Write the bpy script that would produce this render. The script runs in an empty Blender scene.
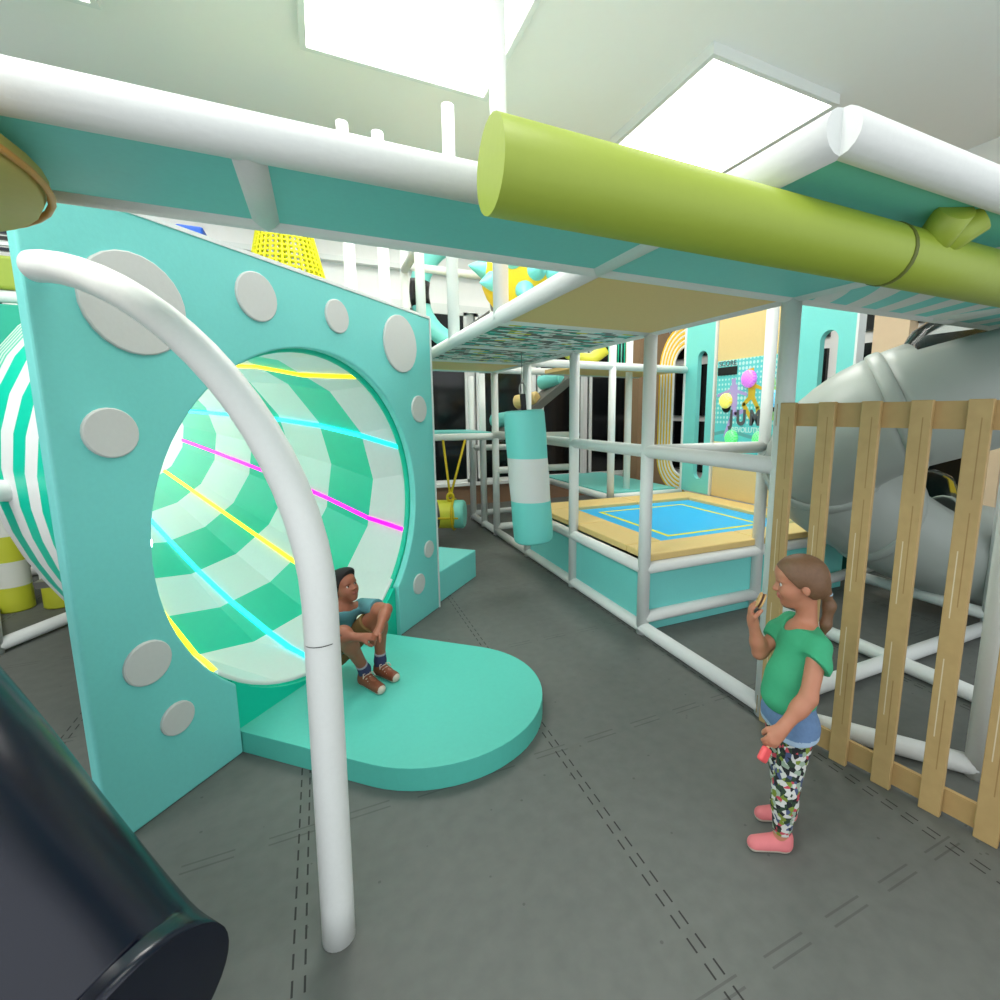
import bpy, bmesh, math, random
import numpy as np
from mathutils import Vector, Matrix
random.seed(4)
S = bpy.context.scene
COL = S.collection
R = math.radians
V = Vector

# ------------------------------------------------------------------ materials
def lin(c):
    return tuple(((x/255)/12.92 if x/255 <= .04045 else ((x/255+.055)/1.055)**2.4) for x in c)+(1,)
MATS = {}
def mat(name, rgb, rough=.5, var=.06, scale=30, bump=0.0, metal=0.0, emit=0, spec=.5, coat=0):
    if name in MATS: return MATS[name]
    m = bpy.data.materials.new(name); m.use_nodes = True
    nt = m.node_tree; b = nt.nodes['Principled BSDF']
    c = lin(rgb)
    b.inputs['Roughness'].default_value = rough
    b.inputs['Metallic'].default_value = metal
    b.inputs['Specular IOR Level'].default_value = spec
    if coat: b.inputs['Coat Weight'].default_value = coat
    tc = nt.nodes.new('ShaderNodeTexCoord')
    nz = nt.nodes.new('ShaderNodeTexNoise'); nz.inputs['Scale'].default_value = scale
    nz.inputs['Detail'].default_value = 4
    nt.links.new(tc.outputs['Object'], nz.inputs['Vector'])
    rp = nt.nodes.new('ShaderNodeMix'); rp.data_type = 'RGBA'
    rp.inputs[6].default_value = tuple(x*(1-var) for x in c[:3])+(1,)
    rp.inputs[7].default_value = tuple(min(1, x*(1+var)) for x in c[:3])+(1,)
    nt.links.new(nz.outputs['Fac'], rp.inputs[0])
    nt.links.new(rp.outputs[2], b.inputs['Base Color'])
    if bump:
        bp = nt.nodes.new('ShaderNodeBump'); bp.inputs['Strength'].default_value = bump
        bp.inputs['Distance'].default_value = .01
        nt.links.new(nz.outputs['Fac'], bp.inputs['Height']); nt.links.new(bp.outputs[0], b.inputs['Normal'])
    if emit:
        b.inputs['Emission Color'].default_value = c
        b.inputs['Emission Strength'].default_value = emit
    MATS[name] = m
    return m
class NT:                                   # tiny node helper
    def __init__(s, name, rough=.5):
        s.m = bpy.data.materials.new(name); s.m.use_nodes = True; s.t = s.m.node_tree
        s.b = s.t.nodes['Principled BSDF']; s.b.inputs['Roughness'].default_value = rough
        MATS[name] = s.m
    def n(s, typ, **kw):
        x = s.t.nodes.new('ShaderNode'+typ)
        for k, v in kw.items(): setattr(x, k, v)
        return x
    def l(s, a, b): s.t.links.new(a, b)
    def math(s, op, a, b=None, c=None):
        x = s.n('Math', operation=op)
        for i, q in enumerate((a, b, c)):
            if q is None: continue
            if isinstance(q, (int, float)): x.inputs[i].default_value = q
            else: s.l(q, x.inputs[i])
        return x.outputs[0]
    def pos(s):
        g = s.n('NewGeometry'); x = s.n('SeparateXYZ'); s.l(g.outputs['Position'], x.inputs[0]); return g.outputs['Position'], x.outputs
    def mix(s, f, a, b):
        x = s.n('Mix', data_type='RGBA')
        for i, q in ((0, f), (6, a), (7, b)):
            if isinstance(q, (tuple, int, float)): x.inputs[i].default_value = q
            else: s.l(q, x.inputs[i])
        return x.outputs[2]
    def color(s, c): s.l(c, s.b.inputs['Base Color'])

TEAL = mat('teal_vinyl', (120,214,208), .42, .04, 60, .05)
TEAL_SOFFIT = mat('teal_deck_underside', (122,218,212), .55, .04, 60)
MAT_TEAL = mat('teal_mat_vinyl', (86,194,178), .5, .04, 40, .05)
GREEN = mat('emerald_vinyl', (0,200,166), .38, .03, 40)
WHITE = mat('white_vinyl', (228,232,230), .42, .03, 40)
PIPE = mat('white_foam_pipe', (226,230,227), .5, .03, 60, .08)
DOT = mat('light_grey_vinyl', (205,207,204), .55, .03, 60, .05)
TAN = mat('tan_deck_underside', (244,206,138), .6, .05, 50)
CUSH = mat('sand_cushion_vinyl', (226,196,128), .5, .04, 50, .05)
SANDWALL = mat('sand_wall_vinyl', (222,196,136), .5, .04, 50)
WOODY = mat('slat_wood', (178,148,96), .6, .08, 25, .05)
WOODDARK = mat('wood_groove', (150,118,72), .7, .05, 30)
WOODLITE = mat('wood_inlay', (205,190,160), .6, .05, 30)
LIME = mat('lime_vinyl', (152,172,58), .45, .04, 40, .05)
LIMED = mat('dark_lime_seam', (96,106,36), .6, .04, 40)
OLIVE = mat('olive_canopy', (200,180,94), .6, .05, 40)
ORANGE = mat('orange_trim', (214,150,70), .5, .03, 40)
SLIDE = mat('pale_grey_slide_plastic', (158,166,160), .4, .02, 10)
NAVY = mat('navy_glossy_plastic', (14,20,38), .25, .3, 3)
BLACK = mat('black_plastic', (8,8,9), .4, .1, 30)
GREY = mat('grey_webbing', (112,110,106), .7, .06, 60)
YEL = mat('yellow_vinyl', (238,204,24), .45, .04, 40)
YELROPE = mat('yellow_rope', (206,180,20), .6, .08, 80)
YELNET = mat('yellow_mesh', (236,232,30), .5, .04, 80)
LEMON = mat('lemon_vinyl', (214,220,76), .45, .03, 40)
BLUE = mat('royal_blue_vinyl', (20,92,205), .45, .05, 40)
CEIL = mat('white_ceiling_paint', (240,240,238), .8, .01, 10)
WALLW = mat('white_wall_paint', (240,241,240), .8, .02, 10)
BRICK = mat('brown_wall_base', (148,116,92), .8, .06, 20)
CREAM = mat('cream_column_paint', (232,208,174), .7, .03, 10)
BROWN = mat('brown_column_cladding', (150,122,92), .7, .06, 15)
FRAME = mat('white_window_frame', (226,230,228), .5, .02, 20)
GLASSD = mat('dark_window_glass', (12,15,17), .12, .3, 2)
STEEL = mat('steel', (150,152,150), .3, .03, 30, metal=.9)
LAMP = mat('lamp_diffuser', (255,252,245), .5, 0, 10, emit=4.2)
def led(name, rgb): return mat(name, rgb, .4, 0, 10, emit=1.6)
LEDY, LEDC, LEDM = led('yellow_led', (255,240,20)), led('cyan_led', (30,240,255)), led('magenta_led', (255,0,190))

# floor: grey rubber with double stitched seams and speckle
k = NT('grey_rubber_floor', .62)
P, X = k.pos()
nz = k.n('TexNoise'); nz.inputs['Scale'].default_value = 14; nz.inputs['Detail'].default_value = 6; k.l(P, nz.inputs['Vector'])
base = k.mix(nz.outputs['Fac'], lin((88,92,88)), lin((108,111,107)))
def seam(a, b, period, off, dash, half, gap):
    u = k.math('ABSOLUTE', k.math('SUBTRACT', k.math('MULTIPLY', k.math('FRACT', k.math('DIVIDE', k.math('SUBTRACT', a, off), period)), period), period*.5))
    line = k.math('LESS_THAN', k.math('ABSOLUTE', k.math('SUBTRACT', u, gap)), half)
    d = k.math('LESS_THAN', k.math('FRACT', k.math('DIVIDE', b, dash)), .6)
    return k.math('MULTIPLY', line, d)
s1 = seam(X[0], X[1], 1.2, 1.03+.6, .085, .0032, .018)
s2 = seam(X[1], X[0], 1.2, 2.1+.6, .3, .004, .018)
sp = k.n('TexVoronoi'); sp.inputs['Scale'].default_value = 9; k.l(P, sp.inputs['Vector'])
s3 = k.math('LESS_THAN', sp.outputs['Distance'], .055)
f = k.math('MAXIMUM', k.math('MAXIMUM', s1, k.math('MULTIPLY', s2, .35)), k.math('MULTIPLY', s3, .4))
k.color(k.mix(f, base, lin((26,27,26))))
FLOOR = k.m

# trampoline bed: blue with a yellow square line
k = NT('blue_jump_bed', .5); P, X = k.pos()
u = k.math('ABSOLUTE', k.math('SUBTRACT', X[0], 3.53)); v = k.math('ABSOLUTE', k.math('SUBTRACT', X[1], 4.22))
m_ = k.math('MAXIMUM', k.math('SUBTRACT', u, .60), k.math('SUBTRACT', v, .62))
ln = k.math('LESS_THAN', k.math('ABSOLUTE', m_), .024)
k.color(k.mix(ln, lin((42,178,236)), lin((222,222,30))))
BED = k.m
# mosaic net
k = NT('woven_net_mosaic', .7); P, X = k.pos()
row = k.math('FLOOR', k.math('DIVIDE', X[1], .042))
cx = k.math('FLOOR', k.math('DIVIDE', k.math('ADD', X[0], k.math('MULTIPLY', row, .037)), .09))
cv = k.n('CombineXYZ'); k.l(cx, cv.inputs[0]); k.l(row, cv.inputs[1])
wn = k.n('TexWhiteNoise', noise_dimensions='2D'); k.l(cv.outputs[0], wn.inputs['Vector'])
cr = k.n('ValToRGB'); cr.color_ramp.interpolation = 'CONSTANT'
els = cr.color_ramp.elements
els[0].position = 0; els[0].color = lin((128,126,122)); els[1].position = .3; els[1].color = lin((92,94,92))
for p_, c_ in ((.34, (20,160,140)), (.5, (120,210,205)), (.58, (238,240,238)), (.95, (222,210,30))):
    q = els.new(p_); q.color = lin(c_)
k.l(wn.outputs['Value'], cr.inputs[0]); k.color(cr.outputs[0])
NET = k.m
# striped soffit
k = NT('striped_deck_underside', .6); P, X = k.pos()
dx = k.math('SUBTRACT', X[0], 1.55); dy = k.math('SUBTRACT', X[1], 2.35)
rr = k.math('SQRT', k.math('ADD', k.math('MULTIPLY', dx, dx), k.math('MULTIPLY', dy, dy)))
st = k.math('LESS_THAN', k.math('FRACT', k.math('DIVIDE', k.math('SUBTRACT', rr, .97), .235)), .5)
k.color(k.mix(st, lin((122,218,212)), lin((226,230,226))))
STRIPES = k.m
# game board print: teal with halftone dots
k = NT('game_board_print', .45); P, X = k.pos()
a = k.math('SUBTRACT', k.math('FRACT', k.math('DIVIDE', X[1], .055)), .5); b = k.math('SUBTRACT', k.math('FRACT', k.math('DIVIDE', X[2], .06)), .5)
dd = k.math('SQRT', k.math('ADD', k.math('MULTIPLY', a, a), k.math('MULTIPLY', b, b)))
nz = k.n('TexNoise'); nz.inputs['Scale'].default_value = 3; k.l(P, nz.inputs['Vector'])
dot = k.math('LESS_THAN', dd, k.math('MULTIPLY', nz.outputs['Fac'], .62))
dot = k.math('MULTIPLY', dot, k.math('GREATER_THAN', X[2], 1.62))
wave = k.math('ADD', 1.50, k.math('MULTIPLY', k.math('SINE', k.math('MULTIPLY', X[1], 7.0)), .03))
sw = k.math('LESS_THAN', k.math('ABSOLUTE', k.math('SUBTRACT', X[2], wave)), .022)
yl = k.math('LESS_THAN', k.math('ABSOLUTE', k.math('SUBTRACT', X[2], 1.385)), .012)
c = k.mix(dot, lin((96,205,204)), lin((190,232,228)))
c = k.mix(sw, c, lin((96,168,166))); c = k.mix(yl, c, lin((220,220,150)))
k.color(c); GAME = k.m
def lattice(name, rgb):
    k = NT(name, .3); P, X = k.pos()
    a = k.math('ADD', X[1], X[2]); b = k.math('SUBTRACT', X[1], X[2])
    f1 = k.math('LESS_THAN', k.math('FRACT', k.math('DIVIDE', a, .04)), .28); f2 = k.math('LESS_THAN', k.math('FRACT', k.math('DIVIDE', b, .04)), .28)
    f = k.math('MAXIMUM', f1, f2)
    c = k.mix(f, lin(rgb), tuple(min(1, q*.8+.2) for q in lin(rgb)[:3])+(1,))
    k.color(c); k.l(c, k.b.inputs['Emission Color']); k.b.inputs['Emission Strength'].default_value = .35
    return k.m
# clear plastic
k = NT('clear_slide_plastic', .05)
out = [x for x in k.t.nodes if x.type == 'OUTPUT_MATERIAL'][0]
tr = k.n('BsdfTransparent'); tr.inputs[0].default_value = (.86,.9,.89,1)
gl = k.n('BsdfGlossy'); gl.inputs['Roughness'].default_value = .06
fr = k.n('LayerWeight'); fr.inputs['Blend'].default_value = .10
mx = k.n('MixShader'); k.l(fr.outputs['Fresnel'], mx.inputs[0]); k.l(tr.outputs[0], mx.inputs[1]); k.l(gl.outputs[0], mx.inputs[2])
k.l(mx.outputs[0], out.inputs[0]); CLEAR = k.m
# floral leggings
k = NT('floral_leggings_print', .8); P, X = k.pos()
vo = k.n('TexVoronoi'); vo.inputs['Scale'].default_value = 62; k.l(P, vo.inputs['Vector'])
sx = k.n('SeparateColor'); k.l(vo.outputs['Color'], sx.inputs[0])
cr = k.n('ValToRGB'); cr.color_ramp.interpolation = 'CONSTANT'; els = cr.color_ramp.elements
els[0].color = lin((206,208,204)); els[1].position = .28; els[1].color = lin((40,62,44))
for p_, c_ in ((.46,(24,28,32)), (.6,(150,170,150)), (.74,(120,140,50)), (.84,(190,70,84)), (.93,(70,84,120))):
    q = els.new(p_); q.color = lin(c_)
k.l(sx.outputs[0], cr.inputs[0]); k.color(cr.outputs[0]); FLORAL = k.m
# bands along z
def bands(name, cols, z0, dz, axis=2, rough=.5):
    k = NT(name, rough); tc = k.n('TexCoord'); x = k.n('SeparateXYZ'); k.l(tc.outputs['Object'], x.inputs[0])
    t = k.math('DIVIDE', k.math('SUBTRACT', x.outputs[axis], z0), dz*len(cols))
    t = k.math('FRACT', t)
    cr = k.n('ValToRGB'); cr.color_ramp.interpolation = 'CONSTANT'; els = cr.color_ramp.elements
    els[0].position = 0; els[0].color = lin(cols[0]); els[1].position = 1/len(cols); els[1].color = lin(cols[1])
    for i in range(2, len(cols)):
        q = els.new(i/len(cols)); q.color = lin(cols[i])
    k.l(t, cr.inputs[0]); k.color(cr.outputs[0]); return k.m
SKIN = mat('fair_skin', (186,126,98), .5, .04, 60); SKIN.node_tree.nodes['Principled BSDF'].inputs['Subsurface Weight'].default_value = .08
SKINB = mat('tan_skin', (148,90,66), .5, .04, 60)
LIP = mat('pink_lips', (186,104,96), .45, .03, 60); LIPB = mat('brown_lips', (140,78,66), .45, .03, 60)
HAIRG = mat('light_brown_hair', (112,82,58), .5, .22, 90, .1)
HAIRB = mat('black_hair', (20,16,16), .8, .3, 60, .1)
SHIRTG = mat('green_jersey', (58,166,120), .8, .06, 50, .1)
DENIM = mat('blue_denim', (98,128,166), .8, .16, 70, .1)
DENIMH = mat('pale_denim_hem', (160,184,206), .8, .1, 70)
SHIRTB = mat('dusty_teal_jersey', (84,140,148), .8, .06, 50, .1)
PRINT = mat('pale_shirt_print', (160,176,178), .8, .1, 60)
KHAKI = mat('khaki_twill', (112,86,44), .8, .08, 60, .1)
SOCK = mat('navy_sock', (52,56,92), .9, .1, 80)
SOCKT = mat('grey_sock_band', (150,150,160), .9, .1, 80)
LEATHER = mat('brown_leather', (122,66,42), .6, .12, 40)
SOLE = mat('white_rubber', (200,188,172), .6, .04, 40)
EYEW = mat('eye_white', (225,222,216), .3, .01, 20); IRIS = mat('blue_iris', (60,84,104), .25, .05, 40); IRISB = mat('dark_iris', (30,20,16), .25, .05, 40)
BROW = mat('brow_hair', (110,82,62), .8, .1, 60)
COOKIE = mat('baked_biscuit', (206,168,112), .8, .16, 50, .3); CHOC = mat('chocolate_filling', (74,44,30), .6, .1, 50)
PINK = mat('coral_pink_ice', (236,88,92), .4, .06, 40); STICK = mat('pale_stick', (222,196,150), .7, .05, 40)
TIE = mat('pale_blue_hair_tie', (150,184,205), .7, .05, 60)

# ------------------------------------------------------------------ mesh helpers
def origin(o):
    v = V((0,0,0))
    while o: v += o.location; o = o.parent
    return v
def obj(name, bm, m, parent=None, loc=None, smooth=None):
    me = bpy.data.meshes.new(name)
    if loc is None:
        if parent: loc = V((0,0,0))
        else:
            vs = [v.co for v in bm.verts]
            loc = V(((min(v.x for v in vs)+max(v.x for v in vs))/2, (min(v.y for v in vs)+max(v.y for v in vs))/2, min(v.z for v in vs)))
    off = V(loc)+(origin(parent) if parent else V((0,0,0)))
    bmesh.ops.translate(bm, verts=bm.verts[:], vec=-off)
    bm.normal_update(); bm.to_mesh(me); bm.free()
    for q in (m if isinstance(m, (list, tuple)) else [m]): me.materials.append(q)
    o = bpy.data.objects.new(name, me); COL.objects.link(o); o.location = loc
    if parent: o.parent = parent
    if smooth:
        me.polygons.foreach_set('use_smooth', [True]*len(me.polygons))
        try: me.set_sharp_from_angle(angle=R(smooth))
        except Exception: pass
    return o
def tag(o, label, cat, group=None, kind=None):
    o['label'] = label; o['category'] = cat
    if group: o['group'] = group
    if kind: o['kind'] = kind
    return o
def thing(name, label, cat, loc, group=None):
    o = bpy.data.objects.new(name, None); COL.objects.link(o); o.location = loc; o.empty_display_size = .1
    return tag(o, label, cat, group)
def struct(name, bm, m, parent=None):
    o = obj(name, bm, m, parent)
    if not parent: o['kind'] = 'structure'
    return o
def box(bm, lo, hi, ax=None, c=None, bev=0, mi=0):
    vs = []
    lo, hi = V(lo), V(hi)
    for z in (lo.z, hi.z):
        for x, y in ((lo.x, lo.y), (hi.x, lo.y), (hi.x, hi.y), (lo.x, hi.y)):
            p = V((x,y,z))
            if ax: p = V(c)+ax[0]*x+ax[1]*y+ax[2]*z
            vs.append(bm.verts.new(p))
    fs = [bm.faces.new([vs[i] for i in f]) for f in ((3,2,1,0),(4,5,6,7),(0,1,5,4),(1,2,6,5),(2,3,7,6),(3,0,4,7))]
    if ax and ax[0].cross(ax[1]).dot(ax[2]) < 0:
        for f in fs: f.normal_flip()
    for f in fs: f.material_index = mi
    if bev:
        es = list({e for f in fs for e in f.edges})
        r = bmesh.ops.bevel(bm, geom=es, offset=bev, segments=3, affect='EDGES', profile=.5)
        for f in r['faces']: f.material_index = mi
    return bm
def B(lo, hi, bev=0): return box(bmesh.new(), lo, hi, bev=bev)
def tube(bm, pts, r, seg=16, closed=False, mi=0, cap=True, up=None):
    pts = [V(p) for p in pts]; nP = len(pts)
    rs = r if isinstance(r, (list, tuple)) else [r]*nP
    T = []
    for i in range(nP):
        a = pts[(i-1) % nP] if (closed or i > 0) else pts[i]; b = pts[(i+1) % nP] if (closed or i < nP-1) else pts[i]
        T.append((b-a).normalized())
    N = V(up) if up else (V((0,0,1)) if abs(T[0].z) < .9 else V((1,0,0)))
    rings = []
    for i in range(nP):
        N = (N-T[i]*N.dot(T[i])).normalized(); Bn = T[i].cross(N)
        rings.append([bm.verts.new(pts[i]+(N*math.cos(2*math.pi*j/seg)+Bn*math.sin(2*math.pi*j/seg))*rs[i]) for j in range(seg)])
    rng = range(nP) if closed else range(nP-1)
    for i in rng:
        A, C = rings[i], rings[(i+1) % nP]
        for j in range(seg):
            f = bm.faces.new((A[j], A[(j+1) % seg], C[(j+1) % seg], C[j])); f.material_index = mi; f.smooth = True
    if cap and not closed:
        bm.faces.new(rings[0][::-1]).material_index = mi; bm.faces.new(rings[-1]).material_index = mi
    return bm
def T_(pts, r, seg=16, **kw): return tube(bmesh.new(), pts, r, seg, **kw)
def spline(pts, n=8):
    pts = [V(p) for p in pts]; out = []
    for i in range(len(pts)-1):
        p0, p1, p2, p3 = pts[max(i-1,0)], pts[i], pts[i+1], pts[min(i+2,len(pts)-1)]
        for j in range(n):
            t = j/n
            out.append(.5*((2*p1)+(p2-p0)*t+(2*p0-5*p1+4*p2-p3)*t*t+(3*p1-p0-3*p2+p3)*t**3))
    out.append(pts[-1]); return out
def plate(outer, holes, to3, n, th, bev=0):
    """flat plate with holes: outlines in 2D, to3 maps to 3D, thickness th along n"""
    bm = bmesh.new(); es = []
    for loop in [outer]+list(holes):
        vs = [bm.verts.new(V(to3(*p))) for p in loop]
        for i in range(len(vs)): es.append(bm.edges.new((vs[i], vs[(i+1) % len(vs)])))
    bmesh.ops.triangle_fill(bm, use_beauty=True, use_dissolve=False, edges=es, normal=V(n))
    for f in bm.faces:
        f.normal_update()
        if f.normal.dot(V(n)) > 0: f.normal_flip()
    r = bmesh.ops.extrude_face_region(bm, geom=bm.faces[:])
    bmesh.ops.translate(bm, verts=[g for g in r['geom'] if isinstance(g, bmesh.types.BMVert)], vec=V(n)*th)
    bmesh.ops.recalc_face_normals(bm, faces=bm.faces[:])
    return bm
def lathe(bm, prof, c, ax, seg=24, mi=0):
    ax = V(ax).normalized(); a = ax.orthogonal().normalized(); b = ax.cross(a); rings = []
    for d, r in prof:
        if r < 1e-5: rings.append([bm.verts.new(V(c)+ax*d)])
        else: rings.append([bm.verts.new(V(c)+ax*d+(a*math.cos(2*math.pi*j/seg)+b*math.sin(2*math.pi*j/seg))*r) for j in range(seg)])
    for A, C in zip(rings, rings[1:]):
        for j in range(seg):
            q = [A[j % len(A)], A[(j+1) % len(A)], C[(j+1) % len(C)], C[j % len(C)]]
            u = []
            for x in q:
                if x not in u: u.append(x)
            if len(u) > 2: f = bm.faces.new(u); f.material_index = mi; f.smooth = True
    bmesh.ops.recalc_face_normals(bm, faces=bm.faces[:])
    return bm
def L_(prof, c, ax, seg=24): return lathe(bmesh.new(), prof, c, ax, seg)
def ball(c, r, seg=20): return L_([(-r*math.cos(math.pi*i/12), r*math.sin(math.pi*i/12)) for i in range(13)], c, (0,0,1), seg)
def text(body, size, ext, m, parent, o3, xa, ya, name='lettering', bold=0):
    cu = bpy.data.curves.new(name, 'FONT'); cu.body = body; cu.size = size; cu.extrude = ext; cu.offset = bold; cu.align_x = 'CENTER'
    t = bpy.data.objects.new('tmp', cu); COL.objects.link(t)
    bpy.context.view_layer.update()
    me = bpy.data.meshes.new_from_object(t.evaluated_get(bpy.context.evaluated_depsgraph_get()))
    bpy.data.objects.remove(t); bpy.data.curves.remove(cu)
    xa, ya = V(xa), V(ya); za = xa.cross(ya); off = V(o3)-origin(parent)
    for v in me.vertices: v.co = off+xa*v.co.x+ya*v.co.y+za*v.co.z
    me.name = name; me.materials.clear(); me.materials.append(m)
    o = bpy.data.objects.new(name, me); COL.objects.link(o); o.parent = parent; return o

# ------------------------------------------------------------------ camera
cam = bpy.data.cameras.new('camera'); co = bpy.data.objects.new('camera', cam); COL.objects.link(co)
cam.sensor_width = 36; cam.sensor_fit = 'HORIZONTAL'; cam.lens = 36*.48687
cam.shift_x = -.05044; cam.shift_y = -.01221; cam.clip_start = .02
co.location = (0,0,1.75); co.rotation_euler = (R(90-8.5768), 0, R(-25.169)); S.camera = co

# ------------------------------------------------------------------ room
struct('floor', B((-5,-3,-.1),(9,9.4,0)), FLOOR)
struct('ceiling', B((-5,-1.5,5),(9,9.4,5.1)), CEIL)
# far wall
struct('wall_far', B((-5,9.3,0),(9,9.5,5)), WALLW)
struct('baseboard_far', B((-5,9.2,0),(8,9.3,.38)), BRICK)
struct('trim_1', B((-5,9.12,.38),(8,9.3,.44)), FRAME)
struct('trim_2', B((-5,9.2,3.62),(8,9.3,3.74)), FRAME)
struct('trim_3', B((-5,9.15,4.25),(8,9.3,4.33)), FRAME)
wn_ = 0
for x0, x1 in ((-4.9,-3.4),(-3.3,-1.8),(-1.7,-.2),(-.1,1.5),(1.6,2.6),(2.76,3.75),(4.05,5.1),(5.25,6.3),(6.45,7.4)):
    wn_ += 1
    w = obj('window_%d' % wn_, B((x0,9.24,.44),(x1,9.3,3.62)), GLASSD); w['kind'] = 'structure'
    bm = bmesh.new()
    for a, b, c, d in ((x0,x0+.06,.44,3.62),(x1-.06,x1,.44,3.62),(x0,x1,.44,.5),(x0,x1,3.56,3.62)): box(bm, (a,9.2,c),(b,9.29,d))
    obj('window_frame', bm, FRAME, w)
# right wall with windows and cream columns
struct('wall_right', B((7.5,-3,0),(7.7,9.4,5)), WALLW)
for y0, y1 in ((4.62,4.98),(3.2,4.1),(5.4,7.0),(7.15,8.3),(8.5,9.15),(1.6,2.9)):
    for z0, z1 in ((.5,1.6),(1.72,2.8),(2.98,3.3)):
        wn_ += 1
        w = obj('window_%d' % wn_, B((7.44,y0,z0),(7.5,y1,z1)), GLASSD); w['kind'] = 'structure'
struct('trim_4', B((7.3,4.12,0),(7.5,4.6,5)), CREAM)
struct('trim_5', B((7.3,2.95,0),(7.5,3.15,5)), CREAM)
struct('trim_6', B((5.3,7.5,0),(5.95,7.95,5)), BROWN)
# left wall
struct('wall_left', B((-3.7,2.5,0),(-3.5,9.4,5)), WALLW)
struct('baseboard_left', B((-3.5,2.5,0),(-3.42,9.2,.55)), BRICK)
wn_ += 1
w = obj('window_%d' % wn_, B((-3.5,2.8,.6),(-3.44,9,3.6)), GLASSD); w['kind'] = 'structure'
# ceiling lamps
i = 0
for x, y, side in ((-2.2,1.2,'nearest left'),(1.2,1.2,'near middle'),(-2.2,4.6,'left middle'),(.9,4.4,'centre'),(4.2,4.6,'right middle'),(-2.0,7.6,'far left'),(1.2,7.6,'far centre'),(4.3,7.8,'far right')):
    t = thing('ceiling_lamp', 'large square luminous ceiling panel, %s of the white ceiling' % side, 'lamp', (x,y,4.9), 'luminous panels in the ceiling')
    bm = bmesh.new()
    for a, b, c, d in ((-.85,.85,-.85,-.8),(-.85,.85,.8,.85),(-.85,-.8,-.8,.8),(.8,.85,-.8,.8)): box(bm, (x+a,y+c,4.9),(x+b,y+d,5))
    obj('lamp_frame', bm, FRAME, t); obj('diffuser', B((x-.8,y-.8,4.92),(x+.8,y+.8,4.99)), LAMP, t)

# ------------------------------------------------------------------ dotted cheese panel, coordinates (s along, t towards the room, z)
E_ = V((math.cos(R(48)), math.sin(R(48)), 0)); N_ = V((E_.y, -E_.x, 0)); Q0 = N_*-2.205
def pw(s, t, z): return Q0+E_*s+N_*t+V((0,0,z))
HC, HR = (2.445,1.12), 1.012
def arc(c, r, a0, a1, n): return [(c[0]+r*math.cos(R(a0+(a1-a0)*i/n)), c[1]+r*math.sin(R(a0+(a1-a0)*i/n))) for i in range(n+1)]
aL = math.degrees(math.atan2(.39-1.12, 1.744-2.445)) % 360; aR = -math.degrees(math.acos((3.165-2.445)/HR))
pan = thing('dotted_wall_panel', 'tall teal padded wall panel with grey dots and a huge round hole', 'wall panel', pw(2.45,-.06,0))
outl = [(1.14,0),(1.744,0)]+arc(HC, HR, aL, aR, 64)+[(3.165,0),(3.775,0),(3.775,2.54),(1.14,2.55)]
bd = obj('board', plate(outl, [], lambda s, z: pw(s,-.055,z), N_, .055), TEAL, pan)
bv = bd.modifiers.new('bevel', 'BEVEL'); bv.width = .012; bv.segments = 3; bv.limit_method = 'ANGLE'; bv.angle_limit = R(60)
for s, z, r in ((1.483,2.19,.2),(1.335,1.678,.098),(2.068,2.346,.122),(2.654,2.357,.102),(3.333,2.279,.212),(3.555,1.793,.108),(3.625,.592,.074),(3.45,.337,.086),(1.359,.704,.095),(1.449,.391,.074)):
    obj('dot', L_([(0,0),(0,r-.004),(.0,r),(.010,r),(.014,r-.005),(.014,0)], pw(s,0,z), N_, 26), DOT, pan, smooth=30)
obj('edge_trim', B((0,0,0),(.02,.122,2.545)) if 0 else box(bmesh.new(), (3.776,-.055,0),(3.79,.004,2.548), (E_,N_,V((0,0,1))), Q0), WHITE, pan)
obj('edge_trim', box(bmesh.new(), (1.14,-.055,2.541),(3.776,.006,2.560), (E_,N_,V((0,0,1))), Q0), WHITE, pan)

# ------------------------------------------------------------------ striped barrel behind the hole
AX = (-N_+E_*.40+V((0,0,.14))).normalized(); BO = pw(2.14,0,1.03)
EX = (E_-AX*E_.dot(AX)).normalized(); EZ = AX.cross(EX)
if EZ.z < 0: EZ = -EZ
bar = thing('striped_barrel', 'big green and white striped barrel tunnel behind the round hole', 'play tunnel', pw(2.4,-.9,.0))
def stn(d, r): return (BO+AX*d, EX, EZ, r, r, r*.82)
ZU = V((0,0,1))
stations = [(pw(2.445,-.068,1.12), E_, ZU, 1.055, 1.055, 1.0), stn(.8,1.03), stn(1.46,1.02), stn(2.12,.96), stn(2.78,.86), stn(3.44,.75), stn(4.1,.63), stn(4.5,.55)]
SEG = 16; PH = R(30.5)
def rp1(st, a, extra=0):
    ca = math.cos(a); rx = st[4] if ca > 0 else st[5]
    return st[0]+st[1]*ca*(rx+extra)+st[2]*math.sin(a)*(st[3]+extra)
def facet(st, a, extra=0):                       # point on the flat facets of the lining
    sg = 2*math.pi/SEG; j0 = math.floor((a-PH)/sg); f_ = (a-PH)/sg-j0
    return rp1(st, PH+j0*sg, extra).lerp(rp1(st, PH+(j0+1)*sg, extra), f_)
cols = [0,1,0,1,0,1,0]
def lining():
    bm = bmesh.new(); NS, NF = 5, 64; prev = None
    for i in range(len(stations)-1):
        for q in range(NS+(i == len(stations)-2)):
            cur = [bm.verts.new(facet(stations[i], PH+2*math.pi*j/NF).lerp(facet(stations[i+1], PH+2*math.pi*j/NF), q/NS)) for j in range(NF)]
            if prev:
                mi = cols[i if q else i-1]
                for j in range(NF): bm.faces.new((prev[j], prev[(j+1) % NF], cur[(j+1) % NF], cur[j])).material_index = mi
            prev = cur
    return bm
obj('lining', lining(), [WHITE, GREEN], bar)
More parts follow.
